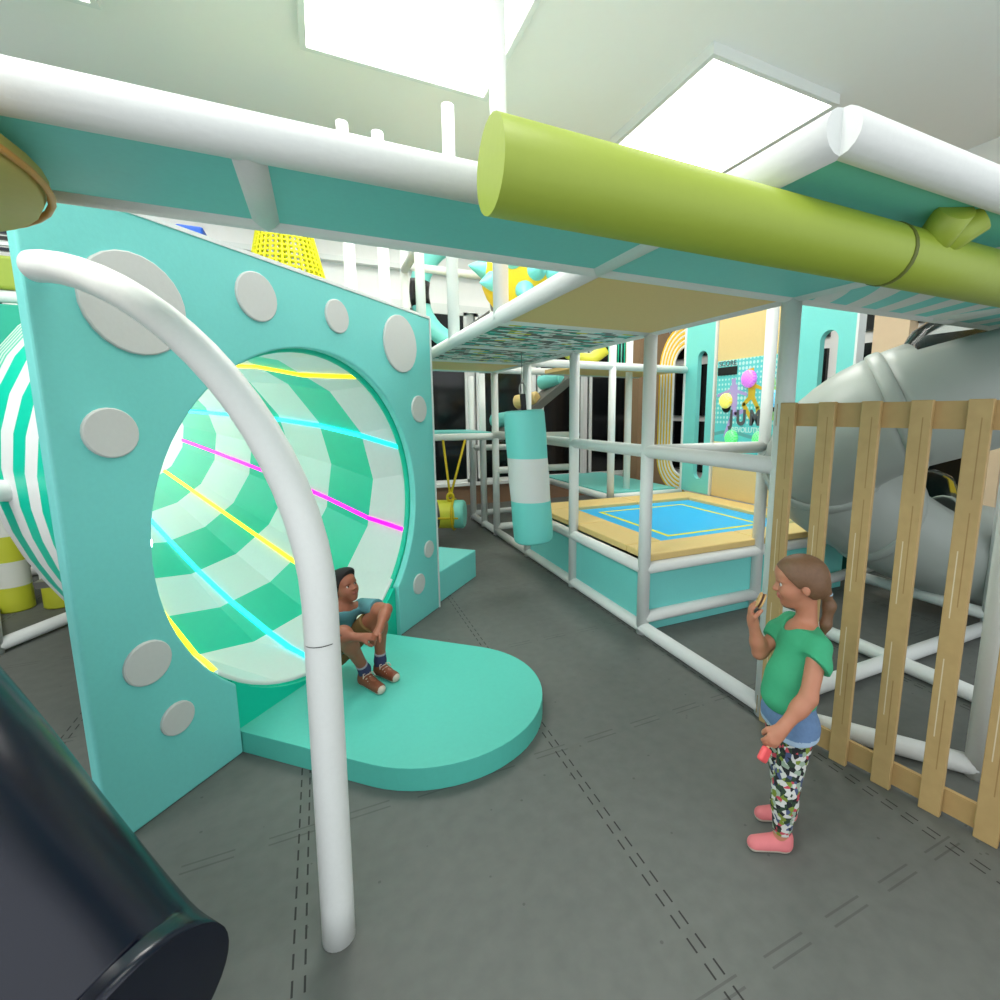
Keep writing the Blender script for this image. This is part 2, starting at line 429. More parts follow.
# outer cover, fuller than the lining at the top
bm = bmesh.new(); rr = []; NO = 42
for i in range(NO):
    d = i/(NO-1)*2.6; k_ = 0
    seq = [.1, .8, 1.46, 2.12, 2.78]; d2 = .1+d
    while k_ < 3 and d2 > seq[k_+1]: k_ += 1
    t_ = (d2-seq[k_])/(seq[k_+1]-seq[k_])
    ring = []
    for j in range(48):
        a = 2*math.pi*j/48; ex_ = .035+(.36*max(0, math.cos(a-R(128)))**2)*min(1, .35+d)
        ring.append(bm.verts.new(rp1(stations[k_], a, ex_).lerp(rp1(stations[k_+1], a, ex_), t_)))
    rr.append(ring)
for i in range(NO-1):
    for j in range(48):
        fc = bm.faces.new((rr[i][j], rr[i+1][j], rr[i+1][(j+1) % 48], rr[i][(j+1) % 48])); fc.material_index = i % 2; fc.smooth = True
obj('outer_cover', bm, [WHITE, GREEN], bar)
obj('rim', T_([pw(2.445+1.02*math.cos(a), -.078, 1.12+1.012*math.sin(a)) for a in [2*math.pi*i/64 for i in range(64)]], .022, 10, closed=True), GREEN, bar)
obj('rim_lip', T_([pw(2.445+.992*math.cos(a), -.08, 1.12+.99*math.sin(a)) for a in [R(222+96*i/40) for i in range(41)]], .016, 8), WHITE, bar)
sk = [(1.75,0),(3.16,0),(3.16,.40)]+[(2.445+1.004*math.cos(R(a)), 1.12+1.004*math.sin(R(a))) for a in range(-46,-135,-4)]+[(1.75,.40)]
obj('front_skirt', plate(sk, [], lambda s, z: pw(s,-.06,z), N_, .03), GREEN, bar)
obj('end_fill_disc', L_([(0,0),(0,.53),(.05,.53),(.05,0)], BO+AX*4.5, AX, 32), mat('warm_fill_glow', (255,252,246), .5, 0, 10, emit=2), bar)  # glowing disc added at the unseen far end to brighten the lining
FILLW = mat('white_fill_strip', (232,244,255), .4, 0, 10, emit=11)  # for strips added on the unseen left wall as interior fill light
for am, a1, a2, m in ((59.5,66,75,LEDY),(20.5,29.5,26,LEDC),(-18.5,-10.5,-7,LEDM),(-68,-46,-45,LEDY),(-90,-76,-83,LEDC),(-132,-105,-106,LEDY),(146,150,150,FILLW),(176,178,178,FILLW)):
    bm = bmesh.new(); prev = None
    for i in range(6):
        for q in range(5+(i == 5)):
            def an(si): return R(am) if si == 0 else R(a1+(a2-a1)*(si-1)/5)
            a = an(i)+(an(i+1)-an(i))*q/5
            def at(a): return facet(stations[i], a).lerp(facet(stations[i+1], a), q/5)
            c = at(a); tg = (at(a+.02)-at(a-.02)).normalized(); cc = stations[i][0].lerp(stations[i+1][0], q/5); d = (c-cc).normalized()
            cur = [bm.verts.new(c+tg*x-d*y) for x, y in ((-.016,-.004),(.016,-.004),(.016,.014),(-.016,.014))]
            if prev:
                for w in range(4): bm.faces.new((prev[w], prev[(w+1) % 4], cur[(w+1) % 4], cur[w]))
            else: bm.faces.new(cur[::-1])
            prev = cur
    bm.faces.new(prev); bmesh.ops.recalc_face_normals(bm, faces=bm.faces[:])
    obj('led_or_fill_strip', bm, m, bar)['label'] = {'yellow_led':'yellow light strip','cyan_led':'cyan light strip','magenta_led':'magenta light strip','white_fill_strip':'added white fill-light strip'}[m.name]

# floor mat
mc = (2.34,.795); mr = .625
mo = [(1.752,-.12)]+[(mc[0]+(-.61 if False else 0)+mr*math.cos(R(a))*(.96 if a > 90 else 1), mc[1]+mr*math.sin(R(a))) for a in range(180,-1,-6)]+[(2.955,-.12)]
mm = obj('floor_mat', plate([(s,t) for s,t in mo], [], lambda s, t: pw(s,t,0), V((0,0,1)), .12), MAT_TEAL)
tag(mm, 'teal round-ended floor mat in front of the barrel hole', 'mat')
bv = mm.modifiers.new('bevel', 'BEVEL'); bv.width = .014; bv.segments = 3; bv.limit_method = 'ANGLE'; bv.angle_limit = R(50)
# step block beside the panel
sb = obj('step_block', box(bmesh.new(), (3.8,-1.0,0),(4.66,-.05,.3), (E_,N_,V((0,0,1))), Q0, bev=.012), TEAL)
tag(sb, 'low teal foam block on the floor right of the dotted panel', 'foam block')

# padded arch pole
ap = thing('padded_arch_pole', 'thick white padded pole arching from panel to floor in front', 'padded pole', (-.05,1.58,0))
A0, A1 = V((-.834,2.315,0)), V((-.034,1.600,0)); hd = (A1-A0).normalized(); D_ = (A1-A0).length
pts = [A0+hd*(D_*math.sin(R(a))**1.24)+V((0,0,1.17+1.075*math.cos(R(a)))) for a in range(0,91,5)]
pts += [A1.lerp(V((-.05,1.575,0)), i/8)+V((0,0,1.17*(1-i/8))) for i in range(1,9)]
obj('padding', T_(pts, .0515, 24), PIPE, ap)
bm = bmesh.new()
for a0, a1 in ((0,70),(95,140),(180,300)):
    tube(bm, [V((-.033,1.594,1.055))+V((.0517*math.cos(R(a0+(a1-a0)*i/8)), .0517*math.sin(R(a0+(a1-a0)*i/8)), .002*math.cos(R(a0*3+i*20)))) for i in range(9)], .0012, 5)
obj('seam', bm, BLACK, ap)

# ------------------------------------------------------------------ climbing frame
fr = thing('climbing_frame', 'white foam-padded pipe climbing frame with decks overhead', 'play frame', (2.26,4.26,0))
pr_ = .0495
tf = thing('pipe_cage', 'white pipe frame around and above the trampoline', 'play frame', (3.5,4.26,0))
bk = thing('rear_frame', 'white pipe play frame at the back of the hall with teal decks', 'play frame', (2.9,7.2,0))
uf = thing('upper_frame', 'white upper posts and rails rising behind the dotted panel', 'play frame', (.7,5.0,0))
fl = thing('floor_frame', 'white pipe rails lying on the floor behind the wooden fence', 'play frame', (3.6,1.9,0))
def owner(a, b):
    m = (V(a)+V(b))*.5
    if m.x < 1.2 and (m.z > 2.5 or max(a[2], b[2]) > 3): return uf
    if m.y > 5.5: return bk
    if m.y < 3.1 and m.x > 2.26 and max(a[2], b[2]) < 1.8 and not (m.y > 3 and m.x < 4): return fl
    if m.x > 2.5: return tf
    return fr
def pipe(a, b, name, r=pr_): return obj(name, T_([a, b], r, 16), PIPE, owner(a, b))

for x, y, z0, z1 in ((2.26,1.86,0,2.35),(2.26,3.06,0,2.35),(2.26,4.26,0,2.35),(2.26,5.46,0,2.35),(2.26,6.66,0,2.35),(2.26,7.26,0,2.36),(2.26,7.86,0,2.36),
                     (3.5,3.06,0,3.0),(3.51,5.56,0,3.0),(4.0,5.9,.0,3.0),(1.09,3.06,2.35,4.2),(1.09,4.26,2.35,4.2),(1.0,5.2,2.35,4.2),(1.09,6.66,0,4.2),(.33,4.87,0,4.2),(.62,4.9,0,4.2),
                     (2.80,1.06,0,1.75),(2.26,6.66,2.35,4.0),(4.76,1.86,0,2.35),(3.51,7.86,0,2.35)):
    pipe((x,y,z0),(x,y,z1),'post')
BZ = 2.370
for x, y0, y1 in ((1.09,1.86,6.66),(2.26,1.86,6.66)): pipe((x,y0,BZ),(x,y1,BZ),'beam')
for y, x0, x1 in ((3.06,1.09,2.26),(4.26,1.09,2.26),(5.46,1.09,2.26),(6.66,.3,4.7),(5.56,2.26,4.72)): pipe((x0,y,BZ),(x1,y,BZ),'beam')
dk = thing('overhead_deck', 'teal and striped play deck overhead with white padded edge beams', 'play deck', (1.6,1.4,2.3))
for x, y0, y1 in ((1.09,.8,1.86),(2.26,.8,1.86),(3.51,.8,1.86),(4.75,.8,1.86),(-.11,1.38,1.86)): obj('beam', T_([(x,y0,BZ),(x,y1,BZ)], pr_, 16), PIPE, dk)
for y, x0, x1 in ((1.86,-1.05,6.0),(.8,1.09,6.0),(1.38,-1.05,1.09)): obj('beam', T_([(x0,y,BZ),(x1,y,BZ)], pr_, 16), PIPE, dk)
for a, b in (((2.26,1.86,1.47),(2.26,5.46,1.47)),((2.26,3.06,1.47),(3.52,3.06,1.47)),((2.26,5.46,1.47),(2.26,6.66,1.47)),((.3,6.66,1.44),(3.6,6.66,1.44)),((2.26,7.86,1.2),(3.51,7.86,1.2)),((2.26,6.66,.95),(3.51,6.66,.95)),
             ((2.26,1.86,.05),(2.26,6.66,.05)),((2.26,6.66,.05),(2.26,7.86,.05)),((2.26,6.66,.12),(3.3,6.66,.12)),((2.26,7.86,.1),(3.3,7.86,.1)),
             ((2.26,3.06,.54),(4.76,3.06,.54)),((2.26,3.06,.54),(2.26,5.46,.54)),((2.26,3.06,.13),(3.52,3.06,.13)),((3.52,3.06,.06),(5.2,3.02,.18)),
             ((2.26,1.86,.06),(4.76,1.86,.06)),((3.51,.66,.06),(3.51,3.06,.06)),((4.76,1.1,.16),(4.76,3.0,.16)),((2.27,1.8,.05),(2.80,1.06,.05)),((2.80,1.06,.05),(3.51,.66,.05)),
             ((1.09,4.26,3.55),(1.09,6.66,3.55)),((.33,4.87,3.5),(.62,4.9,3.5)),((1.09,6.66,3.6),(2.26,6.66,3.6)),((3.51,5.6,.62),(3.51,7.86,.62)),((3.51,5.62,.62),(4.76,5.62,.62))):
    pipe(a, b, 'rail')
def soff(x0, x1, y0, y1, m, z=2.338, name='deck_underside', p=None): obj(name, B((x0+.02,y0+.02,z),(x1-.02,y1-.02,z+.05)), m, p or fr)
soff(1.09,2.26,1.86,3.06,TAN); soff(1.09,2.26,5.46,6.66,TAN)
soff(1.09,2.26,3.06,4.26,NET,2.338,'woven_net'); soff(1.09,2.26,4.26,5.46,NET,2.338,'woven_net')
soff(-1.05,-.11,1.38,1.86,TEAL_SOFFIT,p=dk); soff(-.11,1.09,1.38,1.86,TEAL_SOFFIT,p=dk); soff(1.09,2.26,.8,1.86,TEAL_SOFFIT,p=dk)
for a, b in ((2.26,3.51),(3.51,4.75),(4.75,6.0)): soff(a, b, .8, 1.86, STRIPES, p=dk)
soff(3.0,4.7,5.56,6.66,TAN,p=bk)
obj('deck_mat', B((.35,6.66,1.47),(2.2,7.8,1.505)), TEAL, bk)
obj('deck_mat', B((3.55,5.68,.6),(4.72,7.8,.68)), TEAL, bk)

# ------------------------------------------------------------------ trampoline
tr_ = thing('trampoline', 'square in-ground style trampoline with blue bed and sand coloured cushions', 'trampoline', (3.53,4.26,0))
def side(lo, hi): obj('side_panel', B(lo, hi), TEAL, tr_)
side((2.27,3.12,.0),(2.31,4.24,.56)); side((2.27,4.28,.0),(2.31,5.42,.56))
side((2.32,3.08,.0),(3.5,3.12,.56)); side((3.54,3.08,.0),(4.74,3.12,.56)); side((2.32,5.42,0),(4.74,5.46,.56)); side((4.7,3.13,0),(4.74,5.41,.56))
for lo, hi in (((2.3,3.05,.59),(3.505,3.37,.65)),((3.515,3.05,.59),(4.755,3.37,.65)),((2.3,3.38,.59),(2.67,4.25,.65)),((2.3,4.26,.59),(2.67,5.05,.65)),((2.3,5.06,.59),(3.6,5.46,.65)),((3.61,5.06,.59),(4.755,5.46,.65)),((4.43,3.38,.59),(4.755,5.05,.65))):
    obj('cushion', B(lo, hi, .012), CUSH, tr_)
obj('jump_bed', B((2.66,3.36,.592),(4.44,5.07,.610)), BED, tr_)
# boards behind the trampoline (plane x = 4.76)
def wx(y, z): return (4.76,y,z)
def slotted(y0, y1, ys, z0s, z1s, w_, label):
    t = thing('slotted_wall_panel', label, 'wall panel', (4.79,(y0+y1)/2,.66))
    h = w_/2
    hole = [(ys+h*math.cos(R(a)), z1s-h+h*math.sin(R(a))) for a in range(0,181,15)]+[(ys+h*math.cos(R(a)), z0s+h+h*math.sin(R(a))) for a in range(180,361,15)]
    obj('board', plate([(y0,.66),(y1,.66),(y1,3.05),(y0,3.05)], [hole], wx, V((1,0,0)), .07), TEAL, t)
    for y in (y0-.02, y1): obj('edge_trim', B((4.74,y,.66),(4.85,y+.025,3.05)), WHITE, t)
slotted(5.03,5.6,5.27,.85,2.6,.19,'teal wall panel with a tall slot beside the yellow striped ring')
slotted(3.15,3.86,3.44,.85,2.6,.2,'teal wall panel with a tall slot above the pale slide')
t = obj('sand_wall_board', B((4.77,3.89,.66),(4.83,5.0,3.05)), SANDWALL); tag(t, 'plain sand coloured wall board behind the jump game board', 'wall board')
g = thing('jump_game_board', 'printed JUMP game board with coloured round buttons on the sand board', 'game board', (4.76,4.48,1.25))
obj('board', B((4.745,4.0,1.25),(4.77,4.97,2.43)), GAME, g)
LILAC = mat('lilac_print', (178,160,214), .5, .02, 20); GOLD = mat('gold_print', (214,180,44), .5, .02, 20); LIMEP = mat('lime_print', (150,205,96), .5, .02, 20); GREYP = mat('dark_grey_print', (84,88,90), .5, .05, 20)
def fig(name, parts, m, dx=0, dz=0, sc=1):
    bm = bmesh.new()
    for pth, w_ in parts:
        fig.k = getattr(fig, 'k', 0)+1
        pp = [V((4.742-.0004*(fig.k % 9), 4.48-(x*sc+dx), 1.25+z*sc+dz)) for x, z in pth]
        for a, b in zip(pp, pp[1:]):
            d = (b-a).normalized(); s_ = d.cross(V((1,0,0)))*w_*sc
            vs = [bm.verts.new(p) for p in (a-s_-d*w_*.4*sc, a+s_-d*w_*.4*sc, b+s_*.8+d*w_*.4*sc, b-s_*.8+d*w_*.4*sc)]
            r = bm.faces.new(vs); q = bmesh.ops.extrude_face_region(bm, geom=[r])
            bmesh.ops.translate(bm, verts=[x for x in q['geom'] if isinstance(x, bmesh.types.BMVert)], vec=V((.004,0,0)))
    bmesh.ops.recalc_face_normals(bm, faces=bm.faces[:]); return obj(name, bm, m, g)
fig('jumper_figure', [([(-.2,.93),(-.19,.86)],.035),([(-.19,.84),(-.17,.62)],.06),([(-.2,.81),(-.46,.74)],.022),([(-.18,.8),(.02,.74)],.022),([(-.17,.62),(-.14,.5),(-.02,.54)],.03),([(-.16,.62),(-.22,.42),(-.3,.22)],.028)], LILAC)
fig('jumper_figure', [([(.07,1.03),(.08,.96)],.045),([(.1,.86),(.1,.7)],.06),([(.1,.72),(-.02,.62),(.1,.46)],.03),([(.12,.7),(.2,.58),(.22,.46)],.03),([(.14,.84),(.25,.8)],.022)], GOLD)
fig('jumper_figure', [([(.4,.9),(.41,.84)],.03),([(.4,.8),(.38,.62)],.05),([(.38,.64),(.24,.54)],.026),([(.4,.62),(.42,.44)],.026),([(.4,.78),(.47,.74)],.02)], LIMEP)
obj('score_display', B((4.735,4.63,1.995+.25),(4.75,4.95,2.345)), BLACK, g)
text('SCORE', .085, .002, GREYP, g, (4.740,4.79,2.362), (0,-1.12,0), (0,0,1))
text('J U M P', .25, .003, GREYP, g, (4.740,4.385,1.625), (0,-.84,0), (0,0,1), bold=.011)
text('REVOLUTION', .09, .002, mat('pale_print', (196,228,224), .5, .02, 20), g, (4.743,4.40,1.53), (0,-1,0), (0,0,1), bold=.002)
for nm, y, z, r, rgb in (('violet_button',4.42,2.175,.105,(212,96,226)),('yellow_button',4.775,1.92,.095,(244,228,70)),('blue_button',4.06,1.93,.1,(70,190,240)),('green_button',4.65,1.455,.095,(70,226,110)),('green_button',4.21,1.455,.095,(70,226,110))):
    bt = obj('button', L_([(-.005,0),(-.005,r)]+[(.03+.05*math.sin(R(a)), r*math.cos(R(a))) for a in range(0,91,15)], (4.745,y,z), (-1,0,0), 24), lattice(nm+'_lattice', rgb), g)
    bt['label'] = nm.replace('_', ' ')
    if nm.startswith(('yel','blu')): obj('button_socket', L_([(-.005,0),(-.005,r*.75),(.012,r*.75),(.012,0)], (4.745,y,z-.075), (-1,0,0), 20), BLACK, g)
# yellow striped ring
yr = thing('striped_ring_panel', 'tall yellow and white striped ring panel left of the slotted wall', 'wall panel', (4.78,5.6,.6))
obj('plinth', B((4.765,5.63,0),(4.815,6.25,.56)), WHITE, yr)
for i in range(10):
    ro = .62-.035*i
    pts = [(5.6+ro*math.cos(R(a)), 2.42+ro*math.sin(R(a))) for a in range(90,-1,-9)]+[(5.6+ro*math.cos(R(a)), 1.1+ro*math.sin(R(a))*.85) for a in range(0,-91,-9)]
    obj('stripe', T_([(4.79,y,z) for y, z in pts], .018, 8), mat('golden_yellow_vinyl', (236,194,44), .5, .03, 30) if i % 2 == 0 else WHITE, yr)

# ------------------------------------------------------------------ punching bag
bgc = V((1.775,4.26,1.16)); tl = V((-.075,.0,1)).normalized()
bg = thing('punching_bag', 'teal and white hanging punching bag in the passage', 'punching bag', bgc-tl*.63)
k = NT('bag_vinyl', .5); P, X = k.pos(); wv = k.math('LESS_THAN', k.math('ABSOLUTE', k.math('SUBTRACT', X[2], 1.14)), .205)
k.color(k.mix(wv, lin((116,214,206)), lin((216,220,218))))
obj('bag_body', L_([(-.63,0),(-.63,.17),(-.618,.185),(-.6,.19)]+[(-.6+1.2*i/6,.19+(.004 if i%2 else 0)) for i in range(1,7)]+[(.618,.185),(.63,.17),(.63,0)], bgc, tl, 32), k.m, bg, smooth=40)
tp = bgc+tl*.63
obj('strap', box(bmesh.new(), (-.024,-.012,-.01),(.024,.012,.15), (V((1,0,0)),V((0,1,0)),tl), tp), BLACK, bg)
rc = tp+tl*.19
obj('carabiner', T_([rc+V((.028*math.cos(a),0,.06*math.sin(a))) for a in [2*math.pi*i/24 for i in range(24)]], .007, 8, closed=True), STEEL, bg)
obj('cable', T_([rc+V((0,0,.055)), (rc.x-.005,4.26,2.3)], .004, 8), STEEL, bg)

# swing log
sw_ = thing('swing_log', 'striped yellow and teal foam log hanging from yellow ropes', 'swing', (1.45,6.4,.24))
ax = V((.9,-.42,0)).normalized(); c0 = V((1.42,6.4,.43))
obj('log', L_([(-.45,0),(-.45,.17),(-.43,.19),(.27,.19),(.29,.17),(.29,0)], c0, ax, 28), bands('log_bands', [(126,212,198),(70,72,72),(206,206,60),(126,212,198)], -.45, .17, 0), sw_, smooth=40)
bm = bmesh.new(); kn = c0+ax*.12+V((-.03,-.05,.24))
for p in ((1.50,6.62,1.4),(1.80,6.6,1.4)): tube(bm, [p, tuple(kn)], .016, 8)
obj('rope', bm, YELROPE, sw_)
bm = bmesh.new()
a_ = ax.orthogonal().normalized(); b_ = ax.cross(a_)
tube(bm, [c0+ax*.15+(a_*math.cos(q)+b_*math.sin(q))*.205 for q in [2*math.pi*i/28 for i in range(28)]], .016, 8, closed=True)
tube(bm, [c0+V((0,-.2,-.02))-ax*.4, c0+V((0,-.2,-.02))+ax*.15], .016, 8)
tube(bm, [kn+V((.04*math.cos(q),0,.05*math.sin(q))) for q in [2*math.pi*i/14 for i in range(14)]], .018, 8, closed=True)
obj('rope_sling', bm, YELROPE, sw_)

# roller ramp
rp_ = thing('roller_ramp', 'grey sloping ramp with padded rollers behind the punching bag', 'play ramp', (2.3,7.3,1.2))
a, b = V((2.42,7.25,1.40)), V((3.7,7.05,2.42)); d = (b-a).normalized(); s_ = V((0,1,0))
obj('stringer', box(bmesh.new(), (0,-.25,-.08),((b-a).length,.25,.03), (d,s_,d.cross(s_)), a), GREY, rp_)
for q, m in ((.13,TEAL),(.42,CUSH),(.72,TEAL)):
    c = a.lerp(b, q)+V((0,0,.14)); dd_ = (d+V((0,-.6,0))).normalized() if 0 else V((.6,-.78,.15)).normalized()
    ro = obj('roller', L_([(-.2,0),(-.2,.09),(-.18,.11),(.18,.11),(.2,.09),(.2,0)], c, dd_, 20), m, rp_, smooth=40)
    ro['label'] = 'teal roller' if m is TEAL else 'sand roller'

# ------------------------------------------------------------------ spiral slide
sl = thing('tube_slide', 'pale grey spiral tube slide with clear domes behind the wooden fence', 'slide', (4.3,2.4,0))
pth = spline([(5.6,1.38,2.25),(4.7,1.55,2.08),(3.98,1.84,1.91),(3.62,2.3,1.66),(3.78,2.72,1.28),(4.36,2.64,.90),(4.86,2.36,.62),(5.3,1.9,.50),(5.6,1.4,.46)], 8)
def tubefaces(pts, r, seg, keep, up=(0,0,1), rim=True):
    bm = bmesh.new(); n = len(pts); T = [(pts[min(i+1,n-1)]-pts[max(i-1,0)]).normalized() for i in range(n)]; rings = []
    for i in range(n):
        U = V(up); N = (U-T[i]*U.dot(T[i])).normalized(); Bn = T[i].cross(N)
        rings.append([bm.verts.new(pts[i]+(N*math.cos(2*math.pi*j/seg)+Bn*math.sin(2*math.pi*j/seg))*(r(i,j) if callable(r) else r)) for j in range(seg)])
    for i in range(n-1):
        for j in range(seg):
            if keep(i, j): fc = bm.faces.new((rings[i][j], rings[i][(j+1) % seg], rings[i+1][(j+1) % seg], rings[i+1][j])); fc.smooth = True
    bmesh.ops.delete(bm, geom=[v for v in bm.verts if not v.link_faces], context='VERTS')
    return bm
SG = 32
def win(i, j): return (7 <= i < 19 and (j >= SG-3 or j < 13)) or (42 <= i < 47 and (j >= SG-4 or j < 4))
n1 = len(pth)
for a0, a1 in ((0,21),(21,31),(31,41),(41,n1-1)):
    q = obj('tube_section', tubefaces(pth[a0:a1+1], .43, SG, lambda i, j, a0=a0: not win(i+a0, j)), SLIDE, sl)
    so = q.modifiers.new('wall', 'SOLIDIFY'); so.thickness = .02; so.offset = -1
for ii in (21,31,41):
    p, tt = pth[ii], (pth[ii+1]-pth[ii-1]).normalized()
    obj('flange', L_([(-.05,.428),(-.042,.442),(-.02,.448),(.02,.448),(.042,.442),(.05,.428)], p, tt, 40), SLIDE, sl)
def dome(i0, i1, j0, j1):
    def rad(i, j):
        jj = j-SG if j > SG/2 else j
        u = max(0, math.sin(math.pi*min(1, max(0, (i)/(i1-i0))))); v = max(0, math.sin(math.pi*min(1, max(0, (jj-j0)/(j1-j0)))))
        return .425+.17*(u*v)**.45
    q = obj('clear_dome', tubefaces(pth[i0:i1+1], rad, SG, lambda i, j: (j-SG if j > SG/2 else j) >= j0 and (j-SG if j > SG/2 else j) < j1), CLEAR, sl)
    q['label'] = 'clear plastic dome'
dome(7,19,-3,13); dome(42,47,-4,4)

# ------------------------------------------------------------------ wooden slat fence
k = NT('grooved_slat_wood', .6); tc = k.n('TexCoord'); x = k.n('SeparateXYZ'); k.l(tc.outputs['Generated'], x.inputs[0]); P, X = k.pos()
nz = k.n('TexNoise'); nz.inputs['Scale'].default_value = 18; k.l(P, nz.inputs['Vector'])
def stroke(y0, zs):
    o = None
    for z0, z1 in zs:
        q = k.math('MULTIPLY', k.math('LESS_THAN', k.math('ABSOLUTE', k.math('SUBTRACT', x.outputs[1], y0)), .026), k.math('LESS_THAN', k.math('ABSOLUTE', k.math('SUBTRACT', x.outputs[2], (z0+z1)/2)), (z1-z0)/2))
        o = q if o is None else k.math('MAXIMUM', o, q)
    return o
c = k.mix(nz.outputs['Fac'], lin((172,144,94)), lin((190,161,108)))
c = k.mix(k.math('MULTIPLY', stroke(.36, ((.12,.3),(.53,.75),(.78,.96))), .7), c, lin((142,108,62)))
c = k.mix(k.math('MULTIPLY', stroke(.62, ((.2,.4),(.5,.66))), .8), c, lin((218,206,176)))
k.color(c); SLATM = k.m
fc_ = thing('slat_fence', 'tall wooden slat fence of vertical boards at the right', 'fence', (2.3,1.3,0))
FA = V((2.212,1.852,0)); fd = V((.185,-.983,0)).normalized(); fn = V((fd.y,-fd.x,0))      # fn faces the camera side
if fn.dot(V((-1,0,0))) < 0: fn = -fn
FAX = (fd, fn, V((0,0,1)))
for i in range(9):
    s0 = .02+.193*i
    sl_ = obj('slat', box(bmesh.new(), (s0,0,.0),(s0+.08,.028,1.81), FAX, FA, bev=.004), SLATM, fc_)
for z0, z1 in ((.02,.13),(1.69,1.805)): obj('cross_board', box(bmesh.new(), (-.015,-.02,z0),(1.72,-.001,z1), FAX, FA), WOODY, fc_)

# ------------------------------------------------------------------ overhead lime branch, olive canopy, navy slide
lt = thing('lime_branch_beam', 'padded lime green branch beam hanging under the teal deck', 'padded beam', (1.9,.95,2.1))
lc = V((1.575,.978,2.226)); ld = V((1,0,0))
obj('trunk', T_([(.33,.978,2.226),(3.3,.978,2.226)], .087, 24), LIME, lt)
obj('seam', T_([lc-ld*.008, lc+ld*.008], .0895, 24), LIMED, lt)
obj('branch', T_([(1.74,.96,2.25),(1.69,.86,2.333)], .05, 16), LIME, lt); obj('branch', T_([(1.74,.96,2.25),(1.81,.86,2.333)], .05, 16), LIME, lt)
oc = thing('round_canopy', 'round olive overhead canopy at the top left corner', 'canopy', (-1.13,1.5,2.23))
obj('disc', L_([(0,0),(0,.58),(.05,.6),(.05,0)], (-1.13,1.5,2.25), (0,0,1), 48), OLIVE, oc)
obj('edge_piping', T_([(-1.13+.6*math.cos(a),1.5+.6*math.sin(a),2.27) for a in [2*math.pi*i/48 for i in range(48)]], .008, 8, closed=True), ORANGE, oc)
nv = thing('navy_chute', 'dark navy glossy play chute sloping down at the bottom left corner', 'slide', (-.6,1.4,0))
NP = [(-1.25,1.87,1.20),(-.977,1.672,.83),(-.795,1.539,.55),(-.612,1.406,.29),(-.50,1.30,.24)]
obj('chute', T_(spline(NP, 6), .24, 40), NAVY, nv)

# ------------------------------------------------------------------ left background
LB = bands('lemon_bands', [(206,212,60),(228,232,224)], 0, .23)
for x, y, lab in ((-2.60,5.88,'nearer yellow and white banded round pillar left of the dotted panel'),(-2.27,5.84,'yellow and white banded pillar half hidden by the panel edge')):
    p = obj('banded_pillar', L_([(0,0),(0,.115),(.01,.125),(1.74,.125),(1.75,.115),(1.75,0)], (x,y,0), (0,0,1), 24), LB, smooth=40)
    tag(p, lab, 'pillar', 'banded pillars at the left')
bf = thing('barrel_frame', 'white pipe and beam frame holding up the barrel at the left', 'frame', (-1.9,4.2,0))
obj('rail', T_([(-1.9,2.75,1.46),(-1.05,3.35,1.36)], .052, 16), PIPE, bf)
a, b = V((-1.62,3.55,1.95)), V((-1.41,3.66,.82)); d = (b-a).normalized(); s_ = V((.905,-.425,0)); s_ = (s_-d*s_.dot(d)).normalized()
obj('slanted_beam', box(bmesh.new(), (0,-.07,-.04),((b-a).length,.07,.04), (d,s_,d.cross(s_)), a, bev=.01), PIPE, bf)
obj('base_plate', box(bmesh.new(), (-.01,-.1,-.07),(.03,.1,.07), (d,s_,d.cross(s_)), b), STEEL, bf)
for a, b in (((-2.27,4.78,0),(-2.27,4.78,1.45)),((-2.27,4.78,.06),(-1.45,6.3,.06)),((-3.3,6.9,.06),(-1.5,7.6,.06)),((-2.27,4.78,.06),(-2.95,6.3,.06)),((-2.55,6.45,0),(-2.55,6.45,3.0))):
    obj('rail' if a[2] == b[2] else 'post', T_([a, b], .05, 14), PIPE, bf)
lk = thing('lookout_deck', 'raised play deck with lime pad and dark slats at the far left', 'play deck', (-2.6,4.5,2.1))
obj('fascia', B((-3.2,4.5,2.2),(-1.55,4.56,2.46), .01), mat('jade_vinyl', (30,176,146), .45, .03, 40), lk)
obj('rail', T_([(-3.2,4.52,2.51),(-1.6,4.52,2.51)], .04, 12), WHITE, lk)
obj('lime_pad', B((-3.2,4.48,2.55),(-1.6,4.56,2.76), .02), LIME, lk)
for i in range(7): obj('slat', B((-3.2,4.5,2.79+.035*i),(-1.58,4.53,2.81+.035*i)), NAVY if i % 3 == 0 else (WHITE if i % 3 == 1 else BLACK), lk)
tag(obj('blue_post', B((-1.62,8.6,0),(-1.3,8.9,4.33), .03), BLUE), 'tall blue padded post peeking above the dotted panel', 'padded post')

# ------------------------------------------------------------------ upper background
cn = thing('yellow_mesh_cone', 'bright yellow mesh climbing cone above the dotted panel', 'climbing net', (-.25,6.0,2.6))
CONE = L_([(1.3*i/26, .44-.29*i/26) for i in range(27)], (-.2,6.0,2.75), (0,0,1), 36)
cm = obj('mesh', CONE, YELNET, cn)
wf = cm.modifiers.new('mesh', 'WIREFRAME'); wf.thickness = .026; wf.use_replace = True
obj('post', T_([(-.2,6.0,0),(-.2,6.0,2.77)], .05, 14), PIPE, cn)
obj('top_ring', T_([(-.2+.15*math.cos(a),6.0+.15*math.sin(a),4.05) for a in [2*math.pi*i/24 for i in range(24)]], .02, 8, closed=True), YELNET, cn)
sb_ = thing('spiky_ball', 'yellow climbing ball with teal spikes and a grey strap', 'climbing ball', (2.25,5.6,2.8))
bc = V((2.28,5.6,3.34)); br = .5
obj('ball', ball(bc, br, 32), YEL, sb_)
